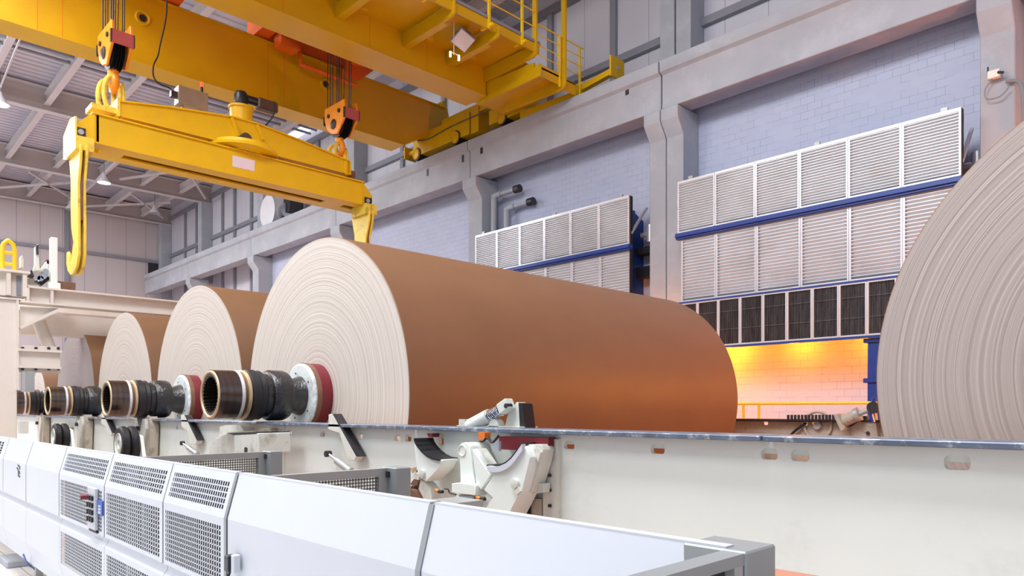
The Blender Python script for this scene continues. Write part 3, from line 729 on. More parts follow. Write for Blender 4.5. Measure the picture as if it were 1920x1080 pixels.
MB().box(XU-.35, XU-.05, c2.y+.02, c2.y+.2, up[7].z-.1, up[7].z+.12).build('shackle_shelf', 'brown_rust', ub)
# chain links from the hooks to the upper beam
def link(c, h, w, r, ax, par):
    pts = []
    for i in range(16):
        t = 2*math.pi*i/16; q = Vector((math.cos(t)*w, 0, math.sin(t)*h)) if ax == 'x' else Vector((0, math.cos(t)*w, math.sin(t)*h))
        pts.append(Vector(c)+q)
    return MB().path(pts, r, 8, 1, True).build('chain_link', 'worn_yellow', par)
for yy, zo in ((4.12, 0),(9.12, -.0)):
    zl = hz-.28
    end = up[1].z if yy < 6 else up[6].z
    zc = (zl+end)/2-.06; hh = (zl-end)/2+.14
    link((XC-.12, yy-.1, zc), hh, .14, .045, 'y', sp); link((XC+.1, yy-.05, zc+.03), hh, .14, .045, 'y', sp); link((XC, yy+.15, zc), hh*.9, .12, .03, 'x', sp)
# turntable
ct = P(452,278,x=XC)
zz0 = zt+.03; zz1 = up[0].z-.02
cz = (zz0+up[0].z)/2
MB().lathe((XC, ct.y, zt+.04), (0,0,1), [(0,0),(.5,0),(.5,.02),(.76,.05),(.78,.1),(.66,.11),(.66,.2),(0,.2)], 40).build('turntable', 'rail_yellow', sp)
MB().tube((XC, ct.y, zt+.2), (XC, ct.y, P(450,203,x=XC).z-.3), .2, 28).build('column', 'spreader_yellow', sp)
cz0 = P(450,203,x=XC).z
MB().lathe((XC, ct.y, cz0-.32), (0,0,1), [(0,0),(.24,0),(.24,.28),(.27,.3),(.27,.34),(0,.34)], 28).build('motor_pedestal', 'spreader_yellow', sp)
gb = MB().lathe((XC, ct.y, cz0), (0,0,1), [(0,0),(.2,0),(.2,.06),(.14,.1),(.15,.28),(.11,.36),(0,.38)], 24).build('gearbox', 'gearbox', sp)
MB().tube((XC, ct.y+.08, cz0+.25), (XC, ct.y+.35, cz0+.25), .09, 16).build('gearbox_neck', 'gearbox', gb)
MB().box(XC-.1, XC+.12, ct.y+.35, ct.y+.82, cz0+.1, cz0+.34).build('drive_motor', 'motor_brown', gb, bevel=.03)
MB().path([(XC+.12, ct.y+.7, cz0+.34),(XC+.14, ct.y+.68, cz0),(XC+.1, ct.y+.45, cz0-.35)], .015, 6).build('motor_cable', 'cable_black', gb)
MB().lathe((XU+.0, P(458,264,x=XU).y, P(458,262,x=XU).z), (1,0,0), [(0,0),(.12,0),(.12,.12),(0,.12)], 20).build('slip_ring', 'motor_brown', sp)
c = P(463,282,x=XB+.02)
MB().tube(c+Vector((0,.0,-.05)), c+Vector((0,0,.08)), .03, 8).build('teal_plug', 'teal_paint', sp)
# stainless control cabinet with beacon
c = P(359,187,x=XC-.3)
cb = MB().cbox(c, .25, .62, .38).build('control_cabinet', 'stainless', sp, bevel=.01)
MB().cbox(c+Vector((0,-.37,0)), .12, .12, .12).build('cable_gland', 'dark_metal', cb)
MB().tube(c+Vector((.02,.21,.19)), c+Vector((.02,.21,.33)), .03, 10).build('beacon_stem', 'cable_black', cb)
MB().tube(c+Vector((.02,.21,.33)), c+Vector((.02,.21,.43)), .03, 10).build('beacon_lens', 'red_glow', cb)
MB().tube(c+Vector((0,-.2,-.5)), c+Vector((0,-.2,-.19)), .03, 8).tube(c+Vector((0,.2,-.5)), c+Vector((0,.2,-.19)), .03, 8).build('cabinet_foot', 'stainless', cb)
# pendant cable
pp = px([(313,0),(310,40),(300,85),(296,105),(288,122),(288,143),(298,157),(318,165),(328,176)], x=XC-.3)
tag(MB().path([pp[0]+Vector((0,0,1.6))]+pp, .016, 6, 4).build('power_cable', 'cable_black'), 'black power cable dropping from the crane to the stainless cabinet on the lifting beam', 'cable')
# ---- C hooks
def chook(y):
    out = [(135,272),(134,300),(137,340),(137,400),(138,430),(142,455),(139,476),(137,494),(134,492),(134,479),(131.5,472),(129,474),(128.5,494),(131,508),(136,516),(141,514),(147,502),(151,478),(151,420),(150,345),(154,300),(155,272)]
    pts = [P(u, v, y=3.45) for (u, v) in out]
    pts = [Vector((p.x, y-.09, p.z)) for p in pts]
    o = MB().prism(pts, (0,.045,0)).prism([p+Vector((0,.095,0)) for p in pts], (0,.045,0)).build('c_hook', 'worn_yellow', sp, bevel=.006)
    mid = [p for p in pts if p.z > pts[0].z-2.2]
    MB().box(pts[0].x+.12, pts[-1].x-.18, y-.045, y+.005, P(140,420,y=3.45).z, pts[0].z).build('web', 'brown_rust', o)
    MB().box(pts[0].x+.05, pts[-1].x-.05, y-.15, y+.15, zb-.25, zb).build('hook_head', 'worn_yellow', o)
chook(3.5); chook(9.68)
# ---- flood light under the walkway
c = P(868,76,x=XN+1.1)
fl = thing('flood_light', c, 'grey square flood light hanging under the yellow crane walkway', 'lamp')
nl = Vector((.45,-.35,-.82)).normalized(); rot = Vector((0,0,-1)).rotation_difference(nl).to_matrix()
MB().cbox(c, .36, .38, .03, rot).build('lens', 'pale_duct', fl)
MB().cbox(c-nl*.04, .4, .42, .05, rot).lathe(c-nl*.05, -nl, [(.22,0),(.2,.08),(.13,.16),(.07,.2),(0,.2)], 20).build('reflector', 'girt_grey', fl)
MB().tube(c+Vector((0,0,.2)), c+Vector((0,0,.5)), .02, 8).build('bracket', 'girt_grey', fl)
c = P(851,98,x=XN+1.1)
t = thing('indicator_lamp', c, 'pair of tiny indicator bulbs on a stem beside the flood light', 'lamp')
MB().tube(c+Vector((0,0,-.05)), c+Vector((0,0,.75)), .012, 6).tube(c+Vector((0,-.1,-.02)), c+Vector((0,.14,-.02)), .012, 6).build('stem', 'frame_beige', t)
for d in (-.1,.14): MB().tube(c+Vector((0,d,-.13)), c+Vector((0,d,-.02)), .022, 8).build('bulb', 'lamp_glow', t)
# ================================================================ PAPER ROLLS
AZ = 1.79
def geared_sleeve(mb, x, y0, y1, z, R, ri, teeth):
    """hollow sleeve about the Y axis with internal teeth, open at y0"""
    N = teeth*4
    def ring(rad, y):
        ids = []
        for i in range(N):
            a = 2*math.pi*i/N; r = rad(i) if callable(rad) else rad
            ids.append(len(mb.v)); mb.v.append(Vector((x+math.cos(a)*r, y, z+math.sin(a)*r)))
        return ids
    gi = lambda i: ri if i % 4 < 2 else ri*.9
    rs = [ring(R, y1), ring(R, y0), ring(gi, y0), ring(gi, y0+.16), ring(ri*.8, y0+.16)]
    for a, b in zip(rs, rs[1:]):
        for i in range(N): mb.f.append((a[i], a[(i+1) % N], b[(i+1) % N], b[i]))
    mb.f.append(tuple(rs[-1])); mb.f.append(tuple(rs[0]))
    return mb
def roll(x, R, label, y0=3.70, y1=9.46, z=AZ, end='paper_end', near=True, group='big paper rolls in a row'):
    t = thing('paper_roll', (x, (y0+y1)/2, z-R), label, 'paper roll', group)
    c = (x, y0, z)
    MB().lathe(c, (0,1,0), [(R-.006,0),(R,.008),(R,y1-y0-.008),(R-.006,y1-y0)], 160).build('paper_wrap', 'kraft_side', t, origin=(x,y0,z))
    MB().lathe(c, (0,1,0), [(0,0),(R-.006,0)], 160).build('paper_end', end, t, origin=(x,y0,z))
    MB().lathe(c, (0,1,0), [(0,y1-y0),(R-.006,y1-y0)], 96).build('paper_end', end, t, origin=(x,y0,z))
    MB().lathe((x,y1,z), (0,1,0), [(0,0),(.33,0),(.33,.15),(.2,.15),(.2,.9),(0,.9)], 32).build('far_journal', 'dark_metal', t)
    def part(name, m, prof, n=40): return MB().lathe((x,0,z), (0,1,0), prof, n).build(name, m, t, ang=30)
    part('brake_disc', 'dark_red', [(0,3.58),(.335,3.58),(.335,3.70),(0,3.70)])
    hub = part('hub_flange', 'hub_white', [(0,3.5),(.31,3.5),(.33,3.515),(.33,3.53),(0,3.53)])
    part('rim', 'brown_rust', [(.2,3.53),(.338,3.53),(.338,3.58),(.2,3.58)])
    for i in range(5):
        a = .6+i*1.25; q = Vector((x+math.cos(a)*.24, 3.5, z+math.sin(a)*.24))
        MB().tube(q-Vector((0,.004,0)), q, .009, 8).build('bolt_hole', 'dark_hollow', hub)
    part('journal', 'oily_black', [(0,3.3),(.16,3.3),(.165,3.4),(.2,3.5),(0,3.5)])
    part('bearing', 'oily_black', [(0,3.06),(.2,3.06),(.215,3.08),(.215,3.13),(.235,3.14),(.25,3.17),(.25,3.3),(.235,3.34),(0,3.34)])
    part('bearing_collar', 'black_rubber', [(0,2.91),(.22,2.91),(.245,2.93),(.248,3.0),(.235,3.02),(.24,3.06),(.22,3.08),(0,3.08)])
    part('brass_ring', 'brass_ring', [(0,2.885),(.225,2.885),(.24,2.895),(.24,2.91),(.19,2.92),(0,2.92)])
    part('gap_ring', 'brown_rust', [(0,2.845),(.205,2.845),(.205,2.89),(0,2.89)])
    part('white_ring', 'white_ring', [(0,2.815),(.237,2.815),(.237,2.845),(0,2.845)])
    geared_sleeve(MB(), x, 2.61, 2.82, z, .232, .18, 30).build('coupling_sleeve', 'coupling_steel', t, ang=30)
    MB().lathe((x,2.77,z), (0,1,0), [(0,0),(.165,0)], 30).build('sleeve_core', 'dark_hollow', t)
    MB().torus((x,2.612,z), (0,1,0), .212, .016, 56, 8).build('worn_lip', 'brass_ring', t)
    return t
roll(-6.74, 1.63, 'largest brown paper roll in the centre, whole side in view')
roll(-10.1, 1.56, 'second brown paper roll, directly left of the largest one')
roll(-13.37, 1.51, 'third brown paper roll, half hidden by the second one')
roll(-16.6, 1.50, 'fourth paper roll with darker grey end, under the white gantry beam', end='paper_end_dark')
roll(-19.95, .78, 'smallest paper roll, low at far left behind the white post')
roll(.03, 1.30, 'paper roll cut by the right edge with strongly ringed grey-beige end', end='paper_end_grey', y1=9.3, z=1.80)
# ================================================================ WINDER FRAME
YP = 3.15; ZT = 1.505; ZBM = .92
def slots_plate(mb, x0, x1, z0, z1, y0, y1, holes):
    """plate in XZ with rounded slots: holes = (xa, xb, za, zb), all between za0 and zb0"""
    holes = sorted(holes)
    if not holes: return mb.box(x0, x1, y0, y1, z0, z1)
    lo = min(h[2] for h in holes)-.01; hi = max(h[3] for h in holes)+.01
    mb.box(x0, x1, y0, y1, z0, lo); mb.box(x0, x1, y0, y1, hi, z1)
    cur = x0
    for (xa, xb, za, zb) in holes:
        m = .012
        mb.box(cur, xa-m, y0, y1, lo, hi); cur = xb+m
        r = min(xb-xa, zb-za)*.32; inner = []; outer = []
        for (cx, cz, a0) in ((xb-r, zb-r, 0), (xa+r, zb-r, 90), (xa+r, za+r, 180), (xb-r, za+r, 270)):
            for k in range(5):
                a = math.radians(a0+k*22.5); inner.append((cx+r*math.cos(a), cz+r*math.sin(a)))
                ox = xb+m if math.cos(a) > .3 or (a0 in (0,270) and math.cos(a) > -.01) else xa-m
                oz = hi if a0 in (0,90) else lo
                if a0 == 0: o = (xb+m, hi) if k == 2 else ((xb+m, inner[-1][1]) if k < 2 else (inner[-1][0], hi))
                elif a0 == 90: o = (xa-m, hi) if k == 2 else ((inner[-1][0], hi) if k < 2 else (xa-m, inner[-1][1]))
                elif a0 == 180: o = (xa-m, lo) if k == 2 else ((xa-m, inner[-1][1]) if k < 2 else (inner[-1][0], lo))
                else: o = (xb+m, lo) if k == 2 else ((inner[-1][0], lo) if k < 2 else (xb+m, inner[-1][1]))
                outer.append(o)
        N = len(inner); k0 = len(mb.v)
        for y in (y0, y1):
            mb.v += [Vector((a, y, b)) for (a, b) in inner]; mb.v += [Vector((a, y, b)) for (a, b) in outer]
        for i in range(N):
            j = (i+1) % N
            mb.f.append((k0+i, k0+j, k0+N+j, k0+N+i)); mb.f.append((k0+2*N+i, k0+3*N+i, k0+3*N+j, k0+2*N+j)); mb.f.append((k0+i, k0+2*N+i, k0+2*N+j, k0+j))
    mb.box(cur, x1, y0, y1, lo, hi)
    return mb
def hpx(l):
    out = []
    for (u0, u1, v0, v1) in l:
        um = (u0+u1)/2; vm = (v0+v1)/2
        out.append((P(u0, vm, y=YP).x, P(u1, vm, y=YP).x, P(um, v1, y=YP).z, P(um, v0, y=YP).z))
    return out
xj = [P(u, 830, y=YP).x for u in (1048, 534, 262, 165, 100)]
secs = [(xj[0], 6.0, 'white machine side frame, long clean right section under the rail', [(1057,1077,827,842),(1220,1246,833,851),(1427,1458,841,862),(1483,1518,843,865),(1770,1820,855,881)]),
        (xj[1]+.01, xj[0], 'white machine side frame section carrying the saddle brackets', [(539,547,805,815),(600,609,808,819),(670,680,811,823),(739,751,815,827),(759,771,815,828),(822,832,816,836)]),
        (xj[2]+.01, xj[1]-.01, 'white machine side frame section below the largest roll coupling', [(330,334,797,805),(352,355,797,806),(369,373,798,806),(521,529,805,815)]),
        (xj[3]+.01, xj[2]-.01, 'white machine side frame section behind the right guide wheel', []),
        (-24, xj[3]-.01, 'white machine side frame section farthest left behind the post', [])]
for (a, b, lab, h) in secs:
    t = thing('machine_side_girder', ((a+b)/2, YP, 0), lab, 'machine frame', 'winder side frame sections')
    slots_plate(MB(), a, b, ZBM, ZT, YP, YP+.03, hpx(h)).build('side_plate', 'machine_white', t)
    MB().box(a, b, YP+.05, YP+.3, ZT-.03, ZT-.004).box(a, b, YP+.03, YP+.06, ZT-.06, ZT-.01).build('top_plate', 'machine_white', t)
    MB().box(a, b, YP+.03, YP+.16, ZBM, ZBM+.03).build('bottom_flange', 'machine_white', t)
    for xx in ((a+.2, b-.3) if b-a < 6 or a < -12 else (a+.05,  b-.4)):
        MB().box(xx, xx+.1, YP+.05, YP+.15, 0, ZBM+.01).build('foot', 'machine_white', t)
# bolted joint strip
xb = P(1037, 880, y=YP-.02).x
t = thing('joint_strip', (xb, YP-.03, ZBM), 'bolted vertical joint strip on the white machine frame beside the right saddle', 'joint plate')
MB().box(P(1018,880,y=YP-.03).x, P(1046,880,y=YP-.03).x, YP-.03, YP, ZBM, ZT-.03).build('strip', 'worn_white', t)
for v in (833,850,862,891,919,948,977):
    c = P(1032, v, y=YP-.032); MB().tube(c-Vector((0,.012,0)), c, .011, 8).build('bolt', 'dark_metal', t)
# rails
for (a, b, lab) in ((P(1437,818,y=3.1).x, 6.0, 'blue-grey flecked rail, right length in front of the right-hand roll'), (P(770,800,y=3.1).x, P(1437,818,y=3.1).x-.01, 'blue-grey flecked rail, middle length in front of the largest roll'),
                    (P(490,797,y=3.1).x, P(770,800,y=3.1).x-.01, 'blue-grey flecked rail under the red brake disc of the largest roll'), (-24, P(490,797,y=3.1).x-.01, 'blue-grey rail running left under the farther couplings')):
    z = ZT
    tag(MB().box(a, b, 3.06, 3.34, z, z+.026).build('roll_rail', 'rail_steel', bevel=.004), lab, 'rail', 'roll carrying rails')
# ---- far side frame
YF = 10.6
zf = P(1400, 785, y=YF).z
t = thing('far_machine_frame', (-2, YF, 0), 'grimy beige far machine frame seen between the rolls under the orange wall', 'machine frame')
hl = []
for (u0,u1,v0,v1) in ((1430,1440,790,797),(1503,1514,791,798),(1521,1532,791,798)):
    hl.append((P(u0,793,y=YF).x, P(u1,793,y=YF).x, P(u0,v1,y=YF).z, P(u0,v0,y=YF).z))
slots_plate(MB(), -12.0, 6.0, .6, zf-.04, YF, YF+.05, hl).build('side_plate', 'grimy_beige', t)
MB().box(-12, 6, YF-.12, YF+.2, zf-.03, zf).build('top_rail', 'dark_metal', t)
c = P(1533, 800, y=YF-.02)
MB().torus((c.x, YF-.02, c.z+.02), (0,1,0), .2, .02).build('boss_ring', 'grimy_beige', t)
MB().tube((c.x,YF-.05,c.z+.02),(c.x,YF,c.z+.02),.06,16).build('boss', 'steel_grey', t)
MB().path([(c.x-.45,YF-.06,c.z-.2),(c.x-.3,YF-.06,c.z-.05),(c.x-.15,YF-.06,c.z+.05)], .02, 6).build('hose', 'cable_black', t)
MB().prism(px([(1577,806),(1600,798),(1622,780),(1640,775),(1646,822),(1570,822)], y=YF-.1), (0,.1,0)).build('bracket_plate', 'grimy_beige', t)
for (u, v) in ((1581,786),(1606,789),(1622,783),(1628,812)):
    q = P(u, v, y=YF-.1); MB().tube(q-Vector((0,.03,0)), q, .025, 8).build('bolt', 'dark_metal', t)
for i in range(14):
    q = P(1478+i*6.5, 784, y=YF-.12); MB().tube(q+Vector((0,0,-.03)), q+Vector((0,0,.05)), .02, 8).build('stud', 'dark_metal', t)
cy = thing('far_cylinder', P(1600,790,y=YF-.2), 'beige hydraulic cylinder leaning up towards the blue post on the far frame', 'cylinder')
a, b, d = P(1576,792,y=YF-.2), P(1611,776,y=YF-.2), P(1640,764,y=YF-.2)
MB().tube(a, b, .085, 20).build('barrel', 'grimy_beige', cy); MB().tube(b, d, .035, 12).build('rod', 'steel_grey', cy)
MB().bar(P(1576,793,y=YF-.2), P(1583,790,y=YF-.2), .24, .24).build('end_block', 'grimy_beige', cy)
MB().tube(P(1605,778.5,y=YF-.2), P(1612,775.5,y=YF-.2), .1, 16).build('gland', 'steel_grey', cy)
MB().tube(d-Vector((0,.08,0)), d+Vector((0,.08,0)), .08, 16).build('eye', 'dark_metal', cy)
tag(MB().path(px([(1640,745),(1636,762),(1633,775),(1637,792)], y=YF-.25), .03, 8).build('blue_hose', 'blue_paint'), 'short blue hose at the tip of the far beige cylinder', 'hose')
# ---- wedge stop and spring cylinder standing behind the near rail
YS = 3.42
st = thing('roll_stop', P(965,800,y=YS), 'white wedge stop with black edge and spring cylinder behind the rail', 'roll stop')
MB().prism(px([(945,802),(952,776),(968,754),(972,755),(975,805)], y=YS), (0,.08,0)).build('wedge', 'worn_white', st, bevel=.004)
MB().prism(px([(972,755),(979,757),(985,804),(975,805)], y=YS-.005), (0,.1,0)).build('rubber_edge', 'black_rubber', st)
a, b, c_, d = P(882,799,y=YS-.04), P(918,780,y=YS-.04), P(940,768,y=YS-.04), P(952,760,y=YS-.04)
MB().tube(a, b, .052, 20).build('barrel', 'worn_white', st); MB().tube(b, c_, .02, 12).build('rod', 'chrome', st)
dv = (c_-b); L = dv.length; dn = dv.normalized(); ax = dn.cross(Vector((0,1,0))).normalized(); ay = dn.cross(ax)
MB().path([b + dn*L*i/60 + ax*math.cos(i*.75)*.038 + ay*math.sin(i*.75)*.038 for i in range(61)], .006, 6, 1).build('spring', 'chrome', st)
MB().bar(c_, P(957,756,y=YS-.04), .075, .075).build('clevis', 'worn_white', st, bevel=.005)
q = P(948,761,y=YS-.08); MB().tube(q, q+Vector((0,.05,0)), .018, 10).build('clevis_pin', 'dark_metal', st)
MB().cbox(P(873,795,y=YS-.04), .07, .07, .07).build('foot_block', 'worn_white', st); MB().tube(P(925,799,y=YS-.06), P(925,799,y=YS-.06)+Vector((0,.06,0)), .05, 16).build('roller', 'worn_white', st)
MB().box(P(868,800,y=YS).x, P(985,800,y=YS).x, YS-.06, YS+.12, ZT+.0, ZT+.03).build('base_plate', 'worn_white', st)
# ================================================================ SADDLES ON THE NEAR FRAME (pixel helper: zoomed 6x from (740,800))
def zz(l, y): return [P(740+a/6, 800+b/6, y=y) for (a, b) in l]
Y1, Y2 = 2.97, YP
def arcpad(mb, pts, off, th): return mb.strip(pts, off, th)
sd = thing('roll_saddle', (P(800,900,y=Y1).x, Y1, ZBM), 'small black padded saddle arm, left one on the white frame', 'saddle', 'roll saddles')
MB().strip(zz([(215,130),(228,175),(262,225),(305,275),(360,320),(420,350),(490,362)], Y1-.02), (0,.17,0), (.0,0,-.012)).build('pad', 'black_rubber', sd, ang=60)
MB().prism(zz([(215,140),(228,180),(262,230),(305,280),(360,325),(420,355),(495,368),(560,372),(520,425),(500,470),(350,620),(265,560),(240,420)], Y1), (0,.13,0)).build('arm', 'machine_white', sd, bevel=.004)
for (a, b) in ((320,525),):
    c = P(740+a/6, 800+b/6, y=Y1); MB().lathe(c-Vector((0,.02,0)), (0,1,0), [(0,0),(.01,0),(.028,.003),(.03,.03),(0,.03)], 20).build('pivot_pin', 'worn_white', sd)
for (a, b, y) in ((300,150,.09),(335,225,.05),(395,290,.05),(430,140,.13),(460,215,.12),(520,280,.1)):
    c = P(740+a/6, 800+b/6, y=Y1+y); MB().tube(c, c+Vector((0,0,.004)), .006, 8).build('pad_screw', 'dark_metal', sd)
MB().prism(zz([(350,640),(400,700),(420,800),(410,870),(360,880),(300,760),(270,700),(290,600)], Y1+.02), (0,.08,0)).build('link', 'worn_white', sd)
lf = thing('support_strut', (P(760,920,y=Y1).x, Y1, .7), 'brown rusty support strut standing left of the small saddle', 'strut')
MB().prism(zz([(70,800),(170,800),(260,640),(255,470),(240,500),(235,560)], Y1+.06), (0,.06,0)).build('plate', 'brown_rust', lf)
MB().prism(zz([(170,700),(240,740),(310,870),(170,860)], Y1+.02), (0,.06,0)).build('lower_plate', 'brown_rust', lf)
MB().prism(zz([(190,580),(230,515),(270,540),(270,600)], Y1+.0), (0,.05,0)).build('cap', 'worn_white', lf)
for i in range(4):
    c = P(740+(205+i*8)/6, 800+(520-i*6)/6, y=Y1+.0); MB().bar(c, c+Vector((-.02+.01*i,0,.03)), .008).build('bristle', 'brass_ring', lf)
def plug(a, b, par, y=Y1-.04):
    c = P(740+a/6, 800+b/6, y=y); o = MB().tube(c, c+Vector((.035,0,-.006)), .011, 10).build('connector', 'orange_plug', par)
    MB().tube(c+Vector((.035,0,-.006)), c+Vector((.075,0,-.004)), .012, 10).build('plug_body', 'cable_black', o)
plug(165,665,lf)
mid = thing('bearing_bracket', (P(870,900,y=Y1).x, Y1, ZBM), 'tall white bracket with slanted side plate between the two saddles', 'bracket')
MB().prism(zz([(740,190),(790,175),(840,215),(870,440),(905,650),(905,770),(880,775),(700,765),(640,730),(640,640),(740,650),(730,400)], Y1+.02), (0,.11,0)).build('body', 'machine_white', mid, bevel=.004)
MB().prism(zz([(800,175),(950,175),(1060,400),(1070,540),(860,240)], Y1+.1), (0,.06,0)).build('rear_plate', 'worn_white', mid)
MB().prism(zz([(872,250),(1078,545),(970,712),(915,640)], Y1-.02), (0,.05,0)).build('side_plate', 'machine_white', mid, bevel=.003)
MB().strip(zz([(885,250),(1085,540),(975,715)], Y1+.0), (0,.1,0), (.012,0,.0)).build('edge_strip', 'worn_white', mid)
c = P(740+760/6, 800+270/6, y=Y1+.02); MB().torus(c, (0,1,0), .035, .006).build('pivot_ring', 'worn_white', mid)
MB().prism(zz([(640,640),(720,630),(880,655),(905,660),(905,775),(640,740)], Y1-.05), (0,.07,0)).build('shelf_block', 'machine_white', mid, bevel=.003)
MB().prism(zz([(690,770),(1000,780),(1000,830),(950,940),(700,905)], Y1+.02), (0,.08,0)).build('lower_block', 'machine_white', mid)
MB().tube(P(740+740/6,800+790/6,y=Y1-.02), P(740+900/6,800+795/6,y=Y1-.02), .015, 10).build('rod', 'steel_grey', mid)
MB().path(zz([(905,800),(895,870),(940,945)], Y1-.03), .004, 6).build('cable', 'cable_black', mid)
MB().path(zz([(560,700),(600,705),(620,745),(690,765)], Y1-.02), .005, 6).build('hose', 'cable_black', mid)
plug(460,715,mid); plug(925,795,mid)
MB().prism(zz([(1000,820),(1050,725),(1100,800),(990,950),(940,950)], Y1-.02), (0,.05,0)).build('small_gusset', 'worn_white', mid)
rs = thing('roll_saddle', (P(950,900,y=Y1).x, Y1, ZBM), 'larger white saddle arm with curved lip, right one on the frame below the wedge stop', 'saddle', 'roll saddles')
lip = [(1040,440),(1110,450),(1180,442),(1250,410),(1310,360),(1365,290),(1430,195)]
MB().strip(zz(lip, Y1-.05), (0,.03,0), (.004,0,-.035)).build('lip', 'guard_white', rs, ang=60)
MB().strip(zz([(a-6, b-14) for (a, b) in lip], Y1-.02), (0,.17,0), (0,0,-.01)).build('pad', 'black_rubber', rs, ang=60)
MB().prism(zz([(1040,460),(1110,485),(1180,480),(1260,445),(1330,390),(1385,315),(1440,215),(1480,240),(1525,345),(1500,460),(1440,700),(1390,780),(1280,1000),(1240,1060),(1000,1060),(960,1000),(1100,800),(1000,710),(1105,555)], Y1-.03), (0,.16,0)).build('arm', 'machine_white', rs, bevel=.004)
MB().prism(zz([(1470,200),(1640,200),(1670,260),(1640,400),(1580,600),(1540,740),(1440,720),(1500,460),(1530,345)], Y1+.04), (0,.1,0)).build('rear_arm', 'worn_white', rs, bevel=.004)
MB().prism(zz([(1560,250),(1600,230),(1640,290),(1610,400),(1575,310)], Y1+.02), (0,.02,0)).build('gusset', 'worn_white', rs)
c = P(740+1365/6, 800+640/6, y=Y1-.03)
MB().lathe(c-Vector((0,.025,0)), (0,1,0), [(0,0),(.008,0),(.03,.003),(.034,.03),(0,.03)], 24).build('pivot_pin', 'worn_white', rs)
MB().cbox(c+Vector((.03,-.01,-.04)), .045, .02, .03, Matrix.Rotation(math.radians(-35),3,'Y')).build('pin_keeper', 'worn_white', rs)
MB().box(P(740+1510/6,800+900/6,y=YP-.02).x, P(740+1665/6,800+700/6,y=YP-.02).x, YP-.03, YP, ZBM, P(980,930,y=YP).z).build('recess_plate', 'grimy_beige', rs)
MB().box(P(740+1380/6,800+900/6,y=YP-.05).x, P(740+1510/6,800+700/6,y=YP-.05).x, YP-.04, YP, ZBM-.1, P(975,930,y=YP).z).build('recess', 'dark_hollow', rs)
MB().prism(zz([(1520,640),(1670,640),(1670,740),(1500,765)], Y1+.08), (0,.06,0)).build('cross_bracket', 'worn_white', rs)
rb = thing('red_crossbar', (P(980,830,y=3.0).x, 3.05, 1.3), 'dark red crossbar with small grey plate under the rail above the right saddle', 'crossbar')
MB().prism(zz([(1170,110),(1730,120),(1730,225),(1450,225),(1345,262),(1190,255)], Y1+.1), (0,.06,0)).build('bar', 'dark_red', rb)
MB().cbox(P(740+1010/6,800+105/6,y=Y1), .06, .05, .045).build('orange_clip', 'orange_plug', rb)
MB().prism(zz([(1080,190),(1170,165),(1172,275),(1095,272)], Y1+.0), (0,.02,0)).build('tag_plate', 'panel_plate', rb)
MB().path(zz([(960,165),(1000,160),(1040,120),(1090,175),(1130,150),(1170,100)], Y1-.02), .008, 6).build('hose', 'cable_black', rb)
tag(MB().prism(zz([(360,75),(425,75),(425,118),(380,118)], Y1+.1), (0,.06,0)).build('red_block', 'dark_red'), 'small red block under the rail above the left black saddle', 'block')
# ---- kicker arms
def lever(pts, lab, y=YP-.09, pin=None):
    t = thing('kicker_arm', P(*pts[0], y=y), lab, 'arm', 'kicker arms on the frame')
    q = [P(u, v, y=y) for (u, v) in pts]
    MB().prism(q[:7], (0,.07,0)).build('arm', 'worn_white', t, bevel=.003)
    MB().prism([q[1]+Vector((0,-.002,0)), q[2], q[2]+Vector((.035,0,.0)), q[1]+Vector((.02,0,.0))], (0,.072,0)).build('wear_strip', 'dark_metal', t)
    return t
lever([(616,777),(624,776),(668,856),(664,863),(653,864),(636,812),(615,805)], 'white kicker arm pointing up beside the red brake disc of the largest roll')
lever([(339,778),(346,778),(369,826),(367,833),(355,833),(351,808),(340,800)], 'white kicker arm beside the coupling of the second roll')
lever([(189,777),(194,777),(210,812),(208,818),(203,818),(198,800),(190,795)], 'small white kicker arm above the right guide wheel')
def cyl(a, b, r, lab, y=YP-.08):
    p, q = P(*a, y=y), P(*b, y=y); t = thing('small_cylinder', p, lab, 'cylinder', 'small cylinders on the frame')
    m_ = p.lerp(q, .4)
    MB().tube(m_, q, r, 16).build('barrel', 'steel_grey', t); MB().tube(p, m_, r*.45, 10).build('rod', 'chrome', t)
    MB().tube(p-Vector((0,r*.8,0)), p+Vector((0,r*.8,0)), r*.9, 12).build('eye', 'dark_metal', t)
cyl((615,851),(658,884), .03, 'grey hydraulic cylinder on the white frame below the kicker arm')
cyl((342,831),(370,852), .028, 'small white and brown cylinder below the second kicker arm')
# ---- bearing housing below the largest coupling
def housing(dx, lab):
    t = thing('bearing_housing', P(450,850,y=2.75)+Vector((dx,0,0)), lab, 'bearing housing', 'bearing housings under the couplings')
    def q(l, y): return [P(u, v, y=y)+Vector((dx,0,0)) for (u, v) in l]
    MB().prism(q([(439,814),(484,812),(485,850),(439,852)], 2.72), (0,.3,0)).build('box', 'worn_white', t, bevel=.006)
    MB().prism(q([(425,812),(483,810),(480,814),(439,816)], 2.72), (0,.3,0)).build('lid', 'dark_metal', t)
    MB().prism(q([(391,850),(392,838),(405,822),(418,818),(428,810),(440,815),(440,852),(395,854)], 2.8), (0,.14,0)).build('cheek', 'worn_white', t, bevel=.004)
    MB().prism(q([(412,800),(423,797),(450,797),(458,808),(428,812),(410,820)], 2.95), (0,.12,0)).build('rest', 'worn_white', t)
    MB().prism(q([(458,840),(460,838),(463,840),(463,850),(458,850)], 2.715), (0,.01,0)).build('latch', 'dark_metal', t)
    MB().prism(q([(475,806),(490,803),(491,812),(486,845),(484,812)], 2.98), (0,.15,0)).build('end_bracket', 'grimy_beige', t)
housing(0, 'worn white bearing housing below the coupling of the largest roll')
